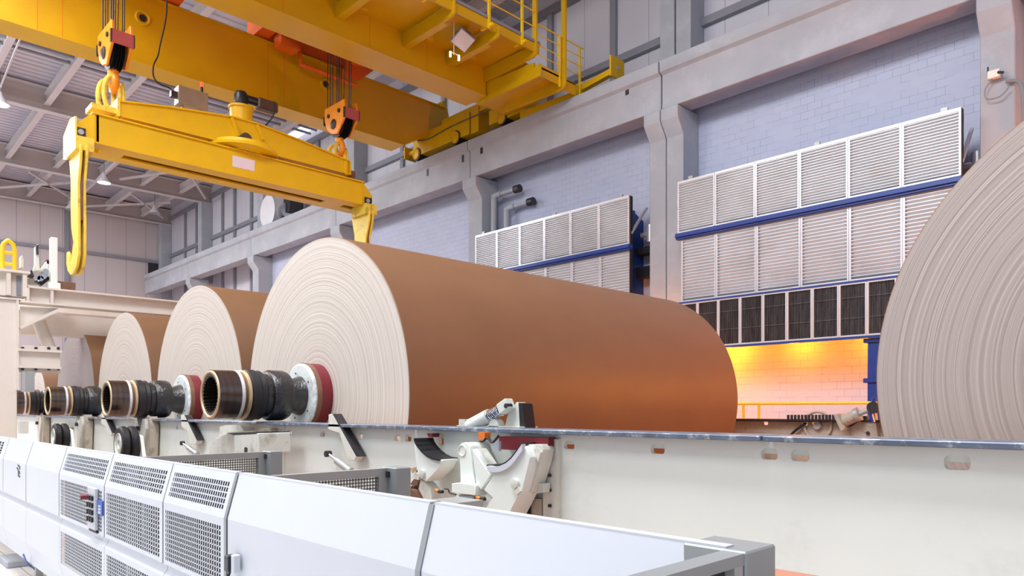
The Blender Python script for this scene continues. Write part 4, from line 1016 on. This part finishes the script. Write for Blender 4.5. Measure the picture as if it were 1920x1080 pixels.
# ---- twin guide wheels with brackets
def wheel(u, v, r, lab, y=2.62):
    c = P(u, v, y=y)
    t = thing('guide_wheel', c-Vector((0,0,r)), lab, 'wheel', 'twin black guide wheels')
    for k in range(2):
        MB().lathe(c+Vector((0,k*.1,0)), (0,1,0), [(r*.62,0),(r*.9,0),(r,.02),(r,.07),(r*.9,.09),(r*.62,.09),(r*.62,0)], 40).build('tyre', 'black_rubber', t)
    MB().lathe(c+Vector((0,-.0,0)), (0,1,0), [(0,.02),(.05,.02),(.06,.0),(r*.55,.01),(r*.62,-.01),(r*.64,0.02),(r*.64,.2),(0,.2)], 32).build('hub', 'worn_white', t)
    MB().prism([c+Vector(q) for q in ((-.22,.2,-.3),(-.12,.2,.05),(-.02,.2,.12),(.14,.2,.1),(.3,.2,-.25),(.34,.2,-.55),(-.3,.2,-.55))], (0,.04,0)).build('bracket', 'machine_white', t)
    return t, c
wheel(222, 833, .22, 'twin black guide wheel in front of the frame under the second roll')
wheel(100, 818, .2, 'twin black guide wheel farther left under the third roll')
def clutter(u, v, s, lab, y=3.0):
    c = P(u, v, y=y)
    t = thing('frame_bracket', c-Vector((0,0,.3)), lab, 'bracket', 'ribbed brackets on the frame')
    MB().prism([c+Vector((a*s,0,b*s)) for (a,b) in ((-.3,.3),(-.16,.3),(-.02,.02),(.12,.26),(.28,.26),(.3,.1),(.12,-.2),(.1,-.6),(-.16,-.6),(-.12,-.1))], (0,.13,0)).build('plate', 'worn_white', t, bevel=.004)
    MB().prism([c+Vector((a*s,.03,b*s)) for (a,b) in ((.14,.28),(.34,.3),(.42,.12),(.34,-.6),(.14,-.6),(.2,-.1))], (0,.1,0)).build('rib', 'grimy_beige', t)
    MB().tube(c+Vector((-.05*s,-.04,.1*s)), c+Vector((-.05*s,0,.1*s)), .03, 12).build('pin', 'dark_metal', t)
clutter(262, 815, .8, 'forked grimy bracket on the frame below the coupling of the second roll')
clutter(147, 805, .8, 'forked grimy bracket on the frame below the coupling of the third roll')
clutter(72, 800, .7, 'forked grimy bracket on the frame right of the white post')
tag(MB().prism(px([(110,795),(128,795),(122,830),(105,840)], y=3.05), (0,.05,0)).build('cover_plate', 'worn_white'), 'small white cover plate between the guide wheel and the frame at far left', 'plate')
# ================================================================ WHITE GANTRY AT LEFT
XG = -15.0
gt = thing('gantry_frame', P(16,815,x=XG)-Vector((0,0,1)), 'off-white steel gantry with tall post and long beam at far left', 'gantry')
a, b = P(0,560,x=XG), P(32,560,x=XG)
ztop = P(20,562,x=XG).z
py0, py1 = P(-60,600,x=XG).y, b.y
MB().box(XG-.35, XG, py0, py1, 0, ztop).build('post', 'frame_beige', gt, bevel=.01)
MB().box(XG-.4, XG+.06, py0-.1, py1+.06, ztop, ztop+.03).box(XG-.1, XG+.05, py1-.02, py1+.02, 2.0, ztop).build('post_flange', 'frame_beige', gt)
cz0, cz1 = P(20,558,x=XG).z, P(20,512,x=XG).z
MB().box(XG-.3, XG-.02, py0, P(50,540,x=XG).y, cz0+.03, cz1).build('cap_box', 'frame_beige', gt)
for u in (14, 44):
    y = P(u, 540, x=XG+.0).y; MB().box(XG-.02, XG+.12, y-.03, y+.03, cz0+.03, cz1).build('stiffener', 'frame_beige', gt)
MB().box(XG-.02,XG+.0,P(31,540,x=XG).y,P(43,540,x=XG).y,cz0+.05,cz1-.03).build('cover', 'girt_grey', gt)
MB().box(XG-.35, XG+.15, py0, P(50,540,x=XG).y+.03, cz1, cz1+.04).build('cap_flange', 'frame_beige', gt)
bz1 = P(103,543,x=XG).z; bz0 = P(126,576,x=XG).z; ye = P(340,565,x=XG).y
bm_ = MB(); bm_.box(XG-.02, XG+.0, P(50,540,x=XG).y, 11.2, bz0+.03, bz1-.03).box(XG-.2, XG+.16, P(50,540,x=XG).y, 11.2, bz1-.03, bz1).box(XG-.2, XG+.16, P(36,540,x=XG).y, 11.2, bz0, bz0+.03)
bm = bm_.build('beam', 'frame_beige', gt)
for u in (52, 97): 
    y = P(u, 560, x=XG+.1).y; MB().box(XG, XG+.14, y-.02, y+.02, bz0+.03, bz1-.03).build('web_stiffener', 'frame_beige', bm)
# knee brace, tube and lower cross beam
MB().bar(P(37,615,x=XG+.05), P(112,580,x=XG+.05), .18, .05).build('knee_brace', 'frame_beige', gt)
MB().prism(px([(37,575),(112,578),(37,613)], x=XG-.02), (-.02,0,0)).build('knee_web', 'frame_beige', gt)
MB().tube(P(73,603,x=XG-.4), P(92,652,x=XG-.4), .11, 20).build('diagonal_tube', 'frame_beige', gt)
lz0, lz1 = P(60,695,x=XG).z, P(60,651,x=XG).z
lb_ = MB(); y1_ = P(113,670,x=XG).y
lb_.box(XG-.1, XG+.0, b.y, y1_, lz0+.08, lz1-.08).box(XG-.15, XG+.1, b.y, y1_, lz1-.08, lz1-.04).box(XG-.15, XG+.1, b.y, y1_, lz0+.04, lz0+.08).box(XG-.02, XG+.01, b.y, y1_, lz1-.04, lz1+.03).box(XG-.02, XG+.01, b.y, y1_, lz0-.03, lz0+.04)
lo = lb_.build('bolted_beam', 'frame_beige', gt)
for u in (42, 67, 91, 109):
    for v in (653, 692):
        c = P(u, v, x=XG+.02); MB().tube(c, c+Vector((.03,0,0)), .025, 8).build('bolt', 'dark_metal', lo)
MB().box(XG-1.2, XG-.9, 2.4, 6.2, P(60,650,x=XG).z+.3, P(60,612,x=XG).z+.35).build('rear_beam', 'frame_beige', gt)
MB().box(XG-3.2, XG-2.9, 3.0, 11.0, 3.75, 4.1).build('rear_beam', 'frame_beige', gt)
MB().box(XG+.05, XG+.4, P(38,730,x=XG).y, P(56,730,x=XG).y, P(45,735,x=XG).z, P(45,698,x=XG).z).build('junction_case', 'steel_grey', gt)
MB().box(XG+.15, XG+.3, P(30,770,x=XG).y, P(47,770,x=XG).y, P(45,812,x=XG).z, P(45,790,x=XG).z).build('lower_case', 'worn_white', gt)
# things on the gantry
c0, c1 = P(5,514,x=XG-.1), P(27,514,x=XG-.1); zl = P(16,451,x=XG-.1).z
ld = thing('ladder_rail', (XG-.1, (c0.y+c1.y)/2, cz1+.04), 'yellow rounded ladder rail standing on top of the gantry', 'ladder')
MB().path([(XG-.1,c0.y,cz1+.04),(XG-.1,c0.y,zl-.12),(XG-.1,c0.y+.06,zl-.02),(XG-.1,(c0.y+c1.y)/2,zl),(XG-.1,c1.y-.06,zl-.02),(XG-.1,c1.y,zl-.12),(XG-.1,c1.y,cz1+.04)], .035, 10, 3).build('side_rail', 'rail_yellow', ld)
for v in (474, 495): 
    z = P(16, v, x=XG-.1).z; MB().tube((XG-.1,c0.y,z),(XG-.1,c1.y,z), .03, 8).build('rung', 'rail_yellow', ld)
q0, q1 = P(95,536,x=XG+.0), P(108,536,x=XG); z1_ = P(100,445,x=XG).z
tag(MB().box(XG-.13, XG+.02, q0.y, q1.y, bz1, z1_).box(XG-.16,XG+.05,q0.y-.04,q1.y+.04,bz1,bz1+.12).build('white_upright', 'machine_white', bevel=.01), 'tall white square upright on top of the gantry beam', 'post')
mc = thing('cutter_head', P(75,535,x=XG), 'dirty metal cutter mechanism with raised arms on the gantry', 'machine part')
for (pts, m) in (([(66,463),(72,457),(74,500),(78,512),(62,512),(66,495)],'worn_white'),([(68,460),(72,458),(73,477),(69,477)],'dark_metal'),([(38,482),(42,478),(45,490),(44,512),(39,512)],'worn_white'),([(30,505),(42,500),(50,514),(32,514)],'grimy_beige'),
    ([(60,508),(74,506),(76,530),(66,526)],'grimy_beige'),([(76,505),(90,487),(93,497),(82,515)],'worn_white'),([(88,486),(93,488),(92,496),(87,494)],'dark_red'),([(66,526),(78,536),(94,524),(92,518)],'black_steel'),([(78,508),(94,500),(95,522),(82,524)],'worn_white'),([(46,516),(60,505),(66,522),(52,518)],'dark_metal')):
    nm = {'worn_white':'arm','dark_metal':'grip','grimy_beige':'housing','dark_red':'red_cap','black_steel':'blade'}[m]
    MB().prism(px(pts, x=XG-.02-.03*len(pts)), (-.12,0,0)).build(nm, m, mc, bevel=.005)
for (u, v) in ((70,520),(76,522),(82,518),(86,509)):
    c = P(u, v, x=XG+.0); MB().tube(c-Vector((.1,0,0)), c, .05, 10).build('nozzle', 'chrome', mc)
MB().prism(px([(51,523),(58,520),(72,534),(51,534)], x=XG-.3), (-.05,0,0)).build('base_plate', 'frame_beige', mc)
tag(MB().box(XG-.25, XG-.05, P(110,536,x=XG).y, P(143,536,x=XG).y, bz1, P(125,528,x=XG).z).build('timber_block', 'brown_rust'), 'rusty brown block lying on the gantry beam beside the white upright', 'block')
# ================================================================ GUARD FENCE
PR = [(1.416,1.345),(1.36,1.14),(1.36,.80),(1.385,.784),(1.385,.762),(1.36,.73),(1.36,.423),(1.40,.30),(1.40,.22)]
def gx(u, v, y): return P(u, v, y=y).x
X8 = gx(6,924,1.36); X49 = gx(49,856,1.36); X110 = gx(111,900,1.36); X425 = gx(423,974,1.36); X771 = gx(784,1070,1.36); XEND = P(1361,1031,y=1.416).x
GA = gx(196,920,1.36); GB = gx(306,940,1.36)
TH = .008
def quadbox(mb, x0, x1, a, b, t0=0., t1=1., TH=.008):
    """thin sheet patch on the profile segment a->b between fractions t0,t1"""
    a = Vector((0, a[0], a[1])); b = Vector((0, b[0], b[1])); d = (b-a); n = Vector((0, -d.z, d.y)).normalized()
    if n.y < 0: n = -n
    p, q = a+d*t0, a+d*t1
    mb.prism([Vector((x0,p.y,p.z)), Vector((x1,p.y,p.z)), Vector((x1,q.y,q.z)), Vector((x0,q.y,q.z))], n*TH)
def grille(mb, x0, x1, seg, t0, t1, rows, cols, xf0, xf1):
    a, b = seg
    quadbox(mb, x0, x1, a, b, 0, t0); quadbox(mb, x0, x1, a, b, t1, 1)
    xa, xb = x0+(x1-x0)*xf0, x0+(x1-x0)*xf1
    quadbox(mb, x0, xa, a, b, t0, t1); quadbox(mb, xb, x1, a, b, t0, t1)
    h = (t1-t0)/(rows+(rows-1)*.32); g = h*.32
    for i in range(rows-1):
        s = t0+h+(h+g)*i; quadbox(mb, xa, xb, a, b, s, s+g, .0015)
    w = (xb-xa)/(cols+(cols-1)*.45); gw = w*.45
    for j in range(cols-1):
        s = xa+w+(w+gw)*j; quadbox(mb, s, s+gw, a, b, t0, t1, .0015)
def panel(x0, x1, lab, kind):
    t = thing('machine_guard', ((x0+x1)/2, 1.4, .22), lab, 'machine guard', 'white guard panels')
    segs = list(zip(PR, PR[1:]))
    up = MB(); lo = MB()
    for i, (a, b) in enumerate(segs):
        mb = up if i < 3 else lo
        if kind == 'grille' and i in (0, 1, 5):
            if i == 0: grille(mb, x0, x1, (a, b), .2, .82, 5, 27, .06, .95)
            elif i == 1: grille(mb, x0, x1, (a, b), .12, .93, 11, 27, .04, .95)
            else: grille(mb, x0, x1, (a, b), .13, .95, 11, 27, .04, .95)
        else: quadbox(mb, x0, x1, a, b)
    if kind == 'grille': MB().box(x0+.01-(.95 if 'switch' in lab else 0), x1-.01, 1.6, 1.62, .25, 1.26).build('backing', 'dark_hollow', t)  # dark sheet added so the slots read as a shaded interior
    # top return lip and side returns
    up.box(x0, x1, 1.416, 1.45, 1.345, 1.352)
    for xx in (x0, x1-.004):
        pl = [Vector((xx, y, z)) for (y, z) in PR[:4]]; up.prism(pl+[Vector((xx, y+.03, z)) for (y, z) in reversed(PR[:4])], (.004,0,0))
    if kind != 'post':
        sm = MB()
        for a, b in segs: sm.prism([Vector((x1-.001,a[0]+.001,a[1])), Vector((x1+.007,a[0]+.001,a[1])), Vector((x1+.007,b[0]+.001,b[1])), Vector((x1-.001,b[0]+.001,b[1]))], (0,.01,0))
        sm.build('seam_strip', 'guard_grey', t)
    up.build('upper_sheet', 'guard_white', t); lo.build('lower_sheet', 'guard_white', t)
    return t
g = .008
ts = []
ts.append(panel(-13.5, X8-g, 'white guard panel at the left edge of the photo with slotted grille edge', 'grille'))
t = panel(X8, X49-g, 'white plain guard panel with small black emblem', 'plain')
# little upright emblem
def gp(a, b): return P(30+a, 868+b, y=1.357)
em = MB()
for (pts) in ([(3.5,4),(5,6),(7,7.5),(7.5,13)], [(1.5,9.5),(3.2,11.5),(4.5,15),(4.2,25),(7.5,27.5)], [(6.5,16),(7.2,22)]):
    q = [gp(u*.95, v*.95) for (u, v) in pts]
    for a, b in zip(q, q[1:]): em.bar(a, b, .012, .004, up=(0,1,0))
em.build('emblem', 'ink_black', t)
ts.append(t)
ts.append(panel(X49, X110-g, 'white plain guard panel left of the slotted ventilation panels', 'plain'))
pa = panel(X110, GA-g, 'white slotted guard panel carrying the switch plate', 'grille')
pb = panel(GA, GB-g, 'white slotted guard panel, middle one of the three', 'grille')
pc = panel(GB, X425-g-.01, 'white slotted guard panel beside the grey sensor, nearest of the three', 'grille')
pd = panel(X425+.02, X771-.012, 'large plain white guard panel right of the grey sensor', 'plain')
pe = panel(X771+.012, XEND, 'large plain white guard panel ending at the grey gate post', 'plain')
for (x, lab) in ((X425+.0, 'dark grey upright strip between the slotted and the plain guard panels'), (X771, 'dark grey upright strip between the two large plain guard panels')):
    mb = MB()
    for a, b in zip(PR, PR[1:]): mb.prism([Vector((x-.012,a[0]-.004,a[1])), Vector((x+.014,a[0]-.004,a[1])), Vector((x+.014,b[0]-.004,b[1])), Vector((x-.012,b[0]-.004,b[1]))], (0,.03,0))
    tag(mb.build('seam_post', 'guard_grey'), lab, 'post', 'guard seam posts')
# supporting posts and feet behind the guard
for (x, lab) in ((P(73,960,y=1.5).x, 'short grey leg under the white guard at lower left, standing on a concrete block'), (P(236,1078,y=1.46).x, 'grey leg under the slotted guard panels'), (X771, 'grey leg behind the seam of the large guard panels'), (-11.5, 'grey leg far left under the guard')):
    t = thing('guard_leg', (x, 1.5, 0), lab, 'leg', 'guard legs')
    MB().box(x-.03, x+.03, 1.47, 1.53, .05, 1.3).build('post', 'steel_grey', t); MB().box(x-.09, x+.09, 1.42, 1.6, 0, .05).build('foot_plate', 'steel_grey', t)
p = P(12,1045,z=.06)
tag(MB().box(p.x-.15,p.x+.35,p.y-.05,p.y+.25,0,.07).build('concrete_block', 'concrete', bevel=.01), 'low concrete block on the tiled floor at the lower left corner', 'block')
tag(MB().path([P(44,1040,z=.35),P(52,1058,z=.2),P(64,1066,z=.12),P(72,1080,z=.05)], .008, 6).build('blue_cable', 'label_blue'), 'thin blue cable hanging under the guard at lower left', 'cable')
# switch plate
xa, xb2 = gx(165,950,1.34), gx(179,950,1.34); za, zb3 = P(172,992,y=1.34).z, P(165,912,y=1.34).z
sw = thing('switch_plate', ((xa+xb2)/2, 1.34, za), 'pale switch plate with rows of black switches and a red one on the slotted guard', 'switch panel')
MB().box(xa, xb2, 1.335, 1.358, za, zb3).build('plate', 'panel_plate', sw, bevel=.004)
for i in range(4):
    for j in range(3):
        if i == 0 and j == 0: continue
        x = xa+(xb2-xa)*(.22+.28*j); z = zb3-(zb3-za)*(.24+.17*i)
        MB().box(x-.014, x+.012, 1.322, 1.335, z-.018, z+.014).build('switch', 'ink_black', sw)
x = xa+(xb2-xa)*.12; z = zb3-(zb3-za)*.24
MB().tube((x,1.335,z), (x-.01,1.29,z), .02, 12).build('red_switch', 'dark_red', sw)
MB().box(xa, xb2, 1.345, 1.358, za-.02, za-.005).build('plate_shadow_gap', 'ink_black', sw)
xa, xb2 = gx(183,960,1.352), gx(192,960,1.352); za, zb3 = P(188,966,y=1.352).z, P(186,938,y=1.352).z
bl = thing('blue_label', ((xa+xb2)/2, 1.352, za), 'small blue label with white pictogram boxes beside the switch plate', 'label')
MB().box(xa, xb2, 1.35, 1.358, za, zb3).build('backing', 'label_blue', bl)
for (f0, f1) in ((.1,.27),(.33,.48),(.56,.66)):
    MB().box(xa+(xb2-xa)*.25, xa+(xb2-xa)*.75, 1.347, 1.35, za+(zb3-za)*f0, za+(zb3-za)*f1).build('pictogram', 'guard_white', bl)
# door sensor
c = P(432,1056,y=1.33)
sn = thing('door_sensor', c, 'dark grey door sensor on the seam at the bottom of the guard', 'sensor')
MB().cbox(c, .045, .04, .075).build('switch_body', 'gearbox', sn, bevel=.004)
MB().cbox(c+Vector((.045,.005,.004)), .035, .03, .08).build('white_half', 'guard_white', sn, bevel=.003)
MB().path([c+Vector((.0,0,-.035)), c+Vector((-.005,-.01,-.07)), c+Vector((-.03,0,-.12))], .006, 6).build('lead', 'cable_black', sn)
# ---- mesh fences running back to the machine
def fence(x, y0, y1, z1, z0, lab):
    t = thing('mesh_fence', (x, (y0+y1)/2, z0), lab, 'mesh fence', 'grey mesh fences')
    MB().box(x-.02, x+.02, y0, y1, z1-.04, z1).box(x-.02, x+.02, y0, y0+.03, z0, z1-.04).box(x-.02, x+.02, y1-.05, y1, z0, z1-.04).build('frame', 'steel_grey', t)
    mb = MB(); n = int((y1-y0)/.0165); m = int((z1-z0)/.0165)
    for i in range(n): yy = y0+.0165*(i+.5); mb.box(x-.0015, x+.0015, yy-.0035, yy+.0035, z0, z1-.04)
    for i in range(m): q = z0+.0165*(i+.5); mb.box(x-.0015, x+.0015, y0, y1, q-.0035, q+.0035) if q < z1-.04 else None
    mb.build('perforated_sheet', 'steel_grey', t)
    MB().box(x-.03, x+.1, y1, y1+.09, 0, z1+.005).build('post', 'guard_grey', t, bevel=.004)
    MB().cbox((x+.03, y1+.0, z1-.03), .03, .02, .03).build('bolt', 'dark_metal', t)
    return t
fence(-3.07, 1.46, P(722,900,x=-3.07).y, 1.352, .75, 'grey perforated fence behind the large plain guard, nearer one')
xf = -4.85
fence(xf, 1.46, P(495,870,x=xf).y, 1.352, .75, 'grey perforated fence below the bearing housing, farther one')
bx = P(826,943,y=2.4)
tag(MB().box(bx.x-.1, P(853,943,y=2.4).x, 2.4, 2.6, .0, P(840,942,y=2.4).z).build('grey_case', 'steel_grey'), 'flat grey case low behind the guard seam, left of the large saddle', 'case')
# ---- gate end frame at right
gx0 = -.765
yb_ = P(1435,1035,x=gx0).y
gt2 = thing('gate_frame', (gx0, 1.3, .2), 'grey steel gate end frame with post at the right end of the guard', 'gate')
MB().box(gx0-.03, gx0+.02, .6, 1.42, 1.32, 1.345).build('top_rail', 'guard_grey', gt2)
MB().box(gx0-.015, gx0+.0, .62, 1.36, .25, 1.32).build('infill', 'dark_hollow', gt2)
MB().box(gx0-.03, gx0+.02, 1.365, 1.4, .2, 1.32).build('stile', 'steel_grey', gt2)
ps = MB().box(gx0-.13, gx0+.025, 1.405, yb_, .0, 1.348).build('post', 'guard_grey', gt2, bevel=.004)
MB().tube((gx0+.025,1.43,1.27), (gx0+.045,1.43,1.27), .01, 8).build('bolt', 'chrome', ps)
# ================================================================ CAMERA, LIGHT
cam = bpy.data.cameras.new('camera'); co = bpy.data.objects.new('camera', cam); C.objects.link(co)
co.location = (0, 0, EYE); co.rotation_euler = (math.pi/2, 0, math.atan2(0.7186, 0.6954))
cam.sensor_width = 36; cam.lens = F*36/1920; cam.shift_y = (HZ-540)/1920; cam.clip_start = .05; cam.clip_end = 300
S.camera = co
wd = bpy.data.worlds.new('world'); S.world = wd; wd.use_nodes = True
bg = wd.node_tree.nodes['Background']; bg.inputs['Color'].default_value = (.86,.90,1,1); bg.inputs['Strength'].default_value = .68
def area(name, loc, rot, sx, sy, power, col=(1,1,1)):
    l = bpy.data.lights.new(name, 'AREA'); l.shape = 'RECTANGLE'; l.size = sx; l.size_y = sy; l.energy = power; l.color = col
    o = bpy.data.objects.new(name, l); C.objects.link(o); o.location = loc; o.rotation_euler = rot; return o
# added fill lights, out of view, over the near part of the hall
for x in (-36, -25, -14, -4): area('roof_fill_light', (x, 0.5, ZR+.3), (math.radians(12),0,0), 6, 4, 1750, (.95,.97,1))
for x in (-30,-19,-8): area('roof_fill_light', (x, -6, ZR+.3), (math.radians(28),0,0), 6, 4, 900, (.97,.98,1))
# sodium lamps under the louvred cabinets
def sodium(x, y, z, power, lab):
    t = thing('sodium_lamp', (x,y,z), lab, 'lamp', 'sodium lamps under the cabinets')
    MB().box(x-.25, x+.25, y-.1, y+.1, z+.06, z+.16).build('housing', 'dark_metal', t)
    MB().tube((x-.2,y,z+.02),(x+.2,y,z+.02),.03,10).build('tube', 'sodium_glow', t)
    l = bpy.data.lights.new('sodium_light', 'POINT'); l.energy = power; l.color = (1,.29,.01); l.shadow_soft_size = .15
    o = bpy.data.objects.new('sodium_light', l); C.objects.link(o); o.location = (x,y,z-.12)
for i, xx in enumerate((-7.6, -6.2, -4.8, -3.6)):
    sodium(xx, YL+.55, zg+.16, (42, 40, 38, 36)[i], 'sodium tube in the pocket under the nearer cabinet, %s from the twin column' % ('first','second','third','fourth')[i])
sodium(-7.95, 13.35, 2.7, 40, 'sodium lamp under the nearer cabinet, hidden behind the big roll')
sodium(0.6, 12.4, 2.9, 1200, 'sodium lamp behind the roll at the right edge')
sodium(-9.7, 13.75, 2.62, 200, 'sodium lamp in the gap left of the twin column')
sodium(-8.9, 12.7, 3.1, 120, 'sodium lamp in front of the twin column')
S.view_settings.view_transform = 'Standard'; S.view_settings.look = 'None'; S.view_settings.exposure = .12; S.view_settings.gamma = 1
S.view_settings.use_curve_mapping = False
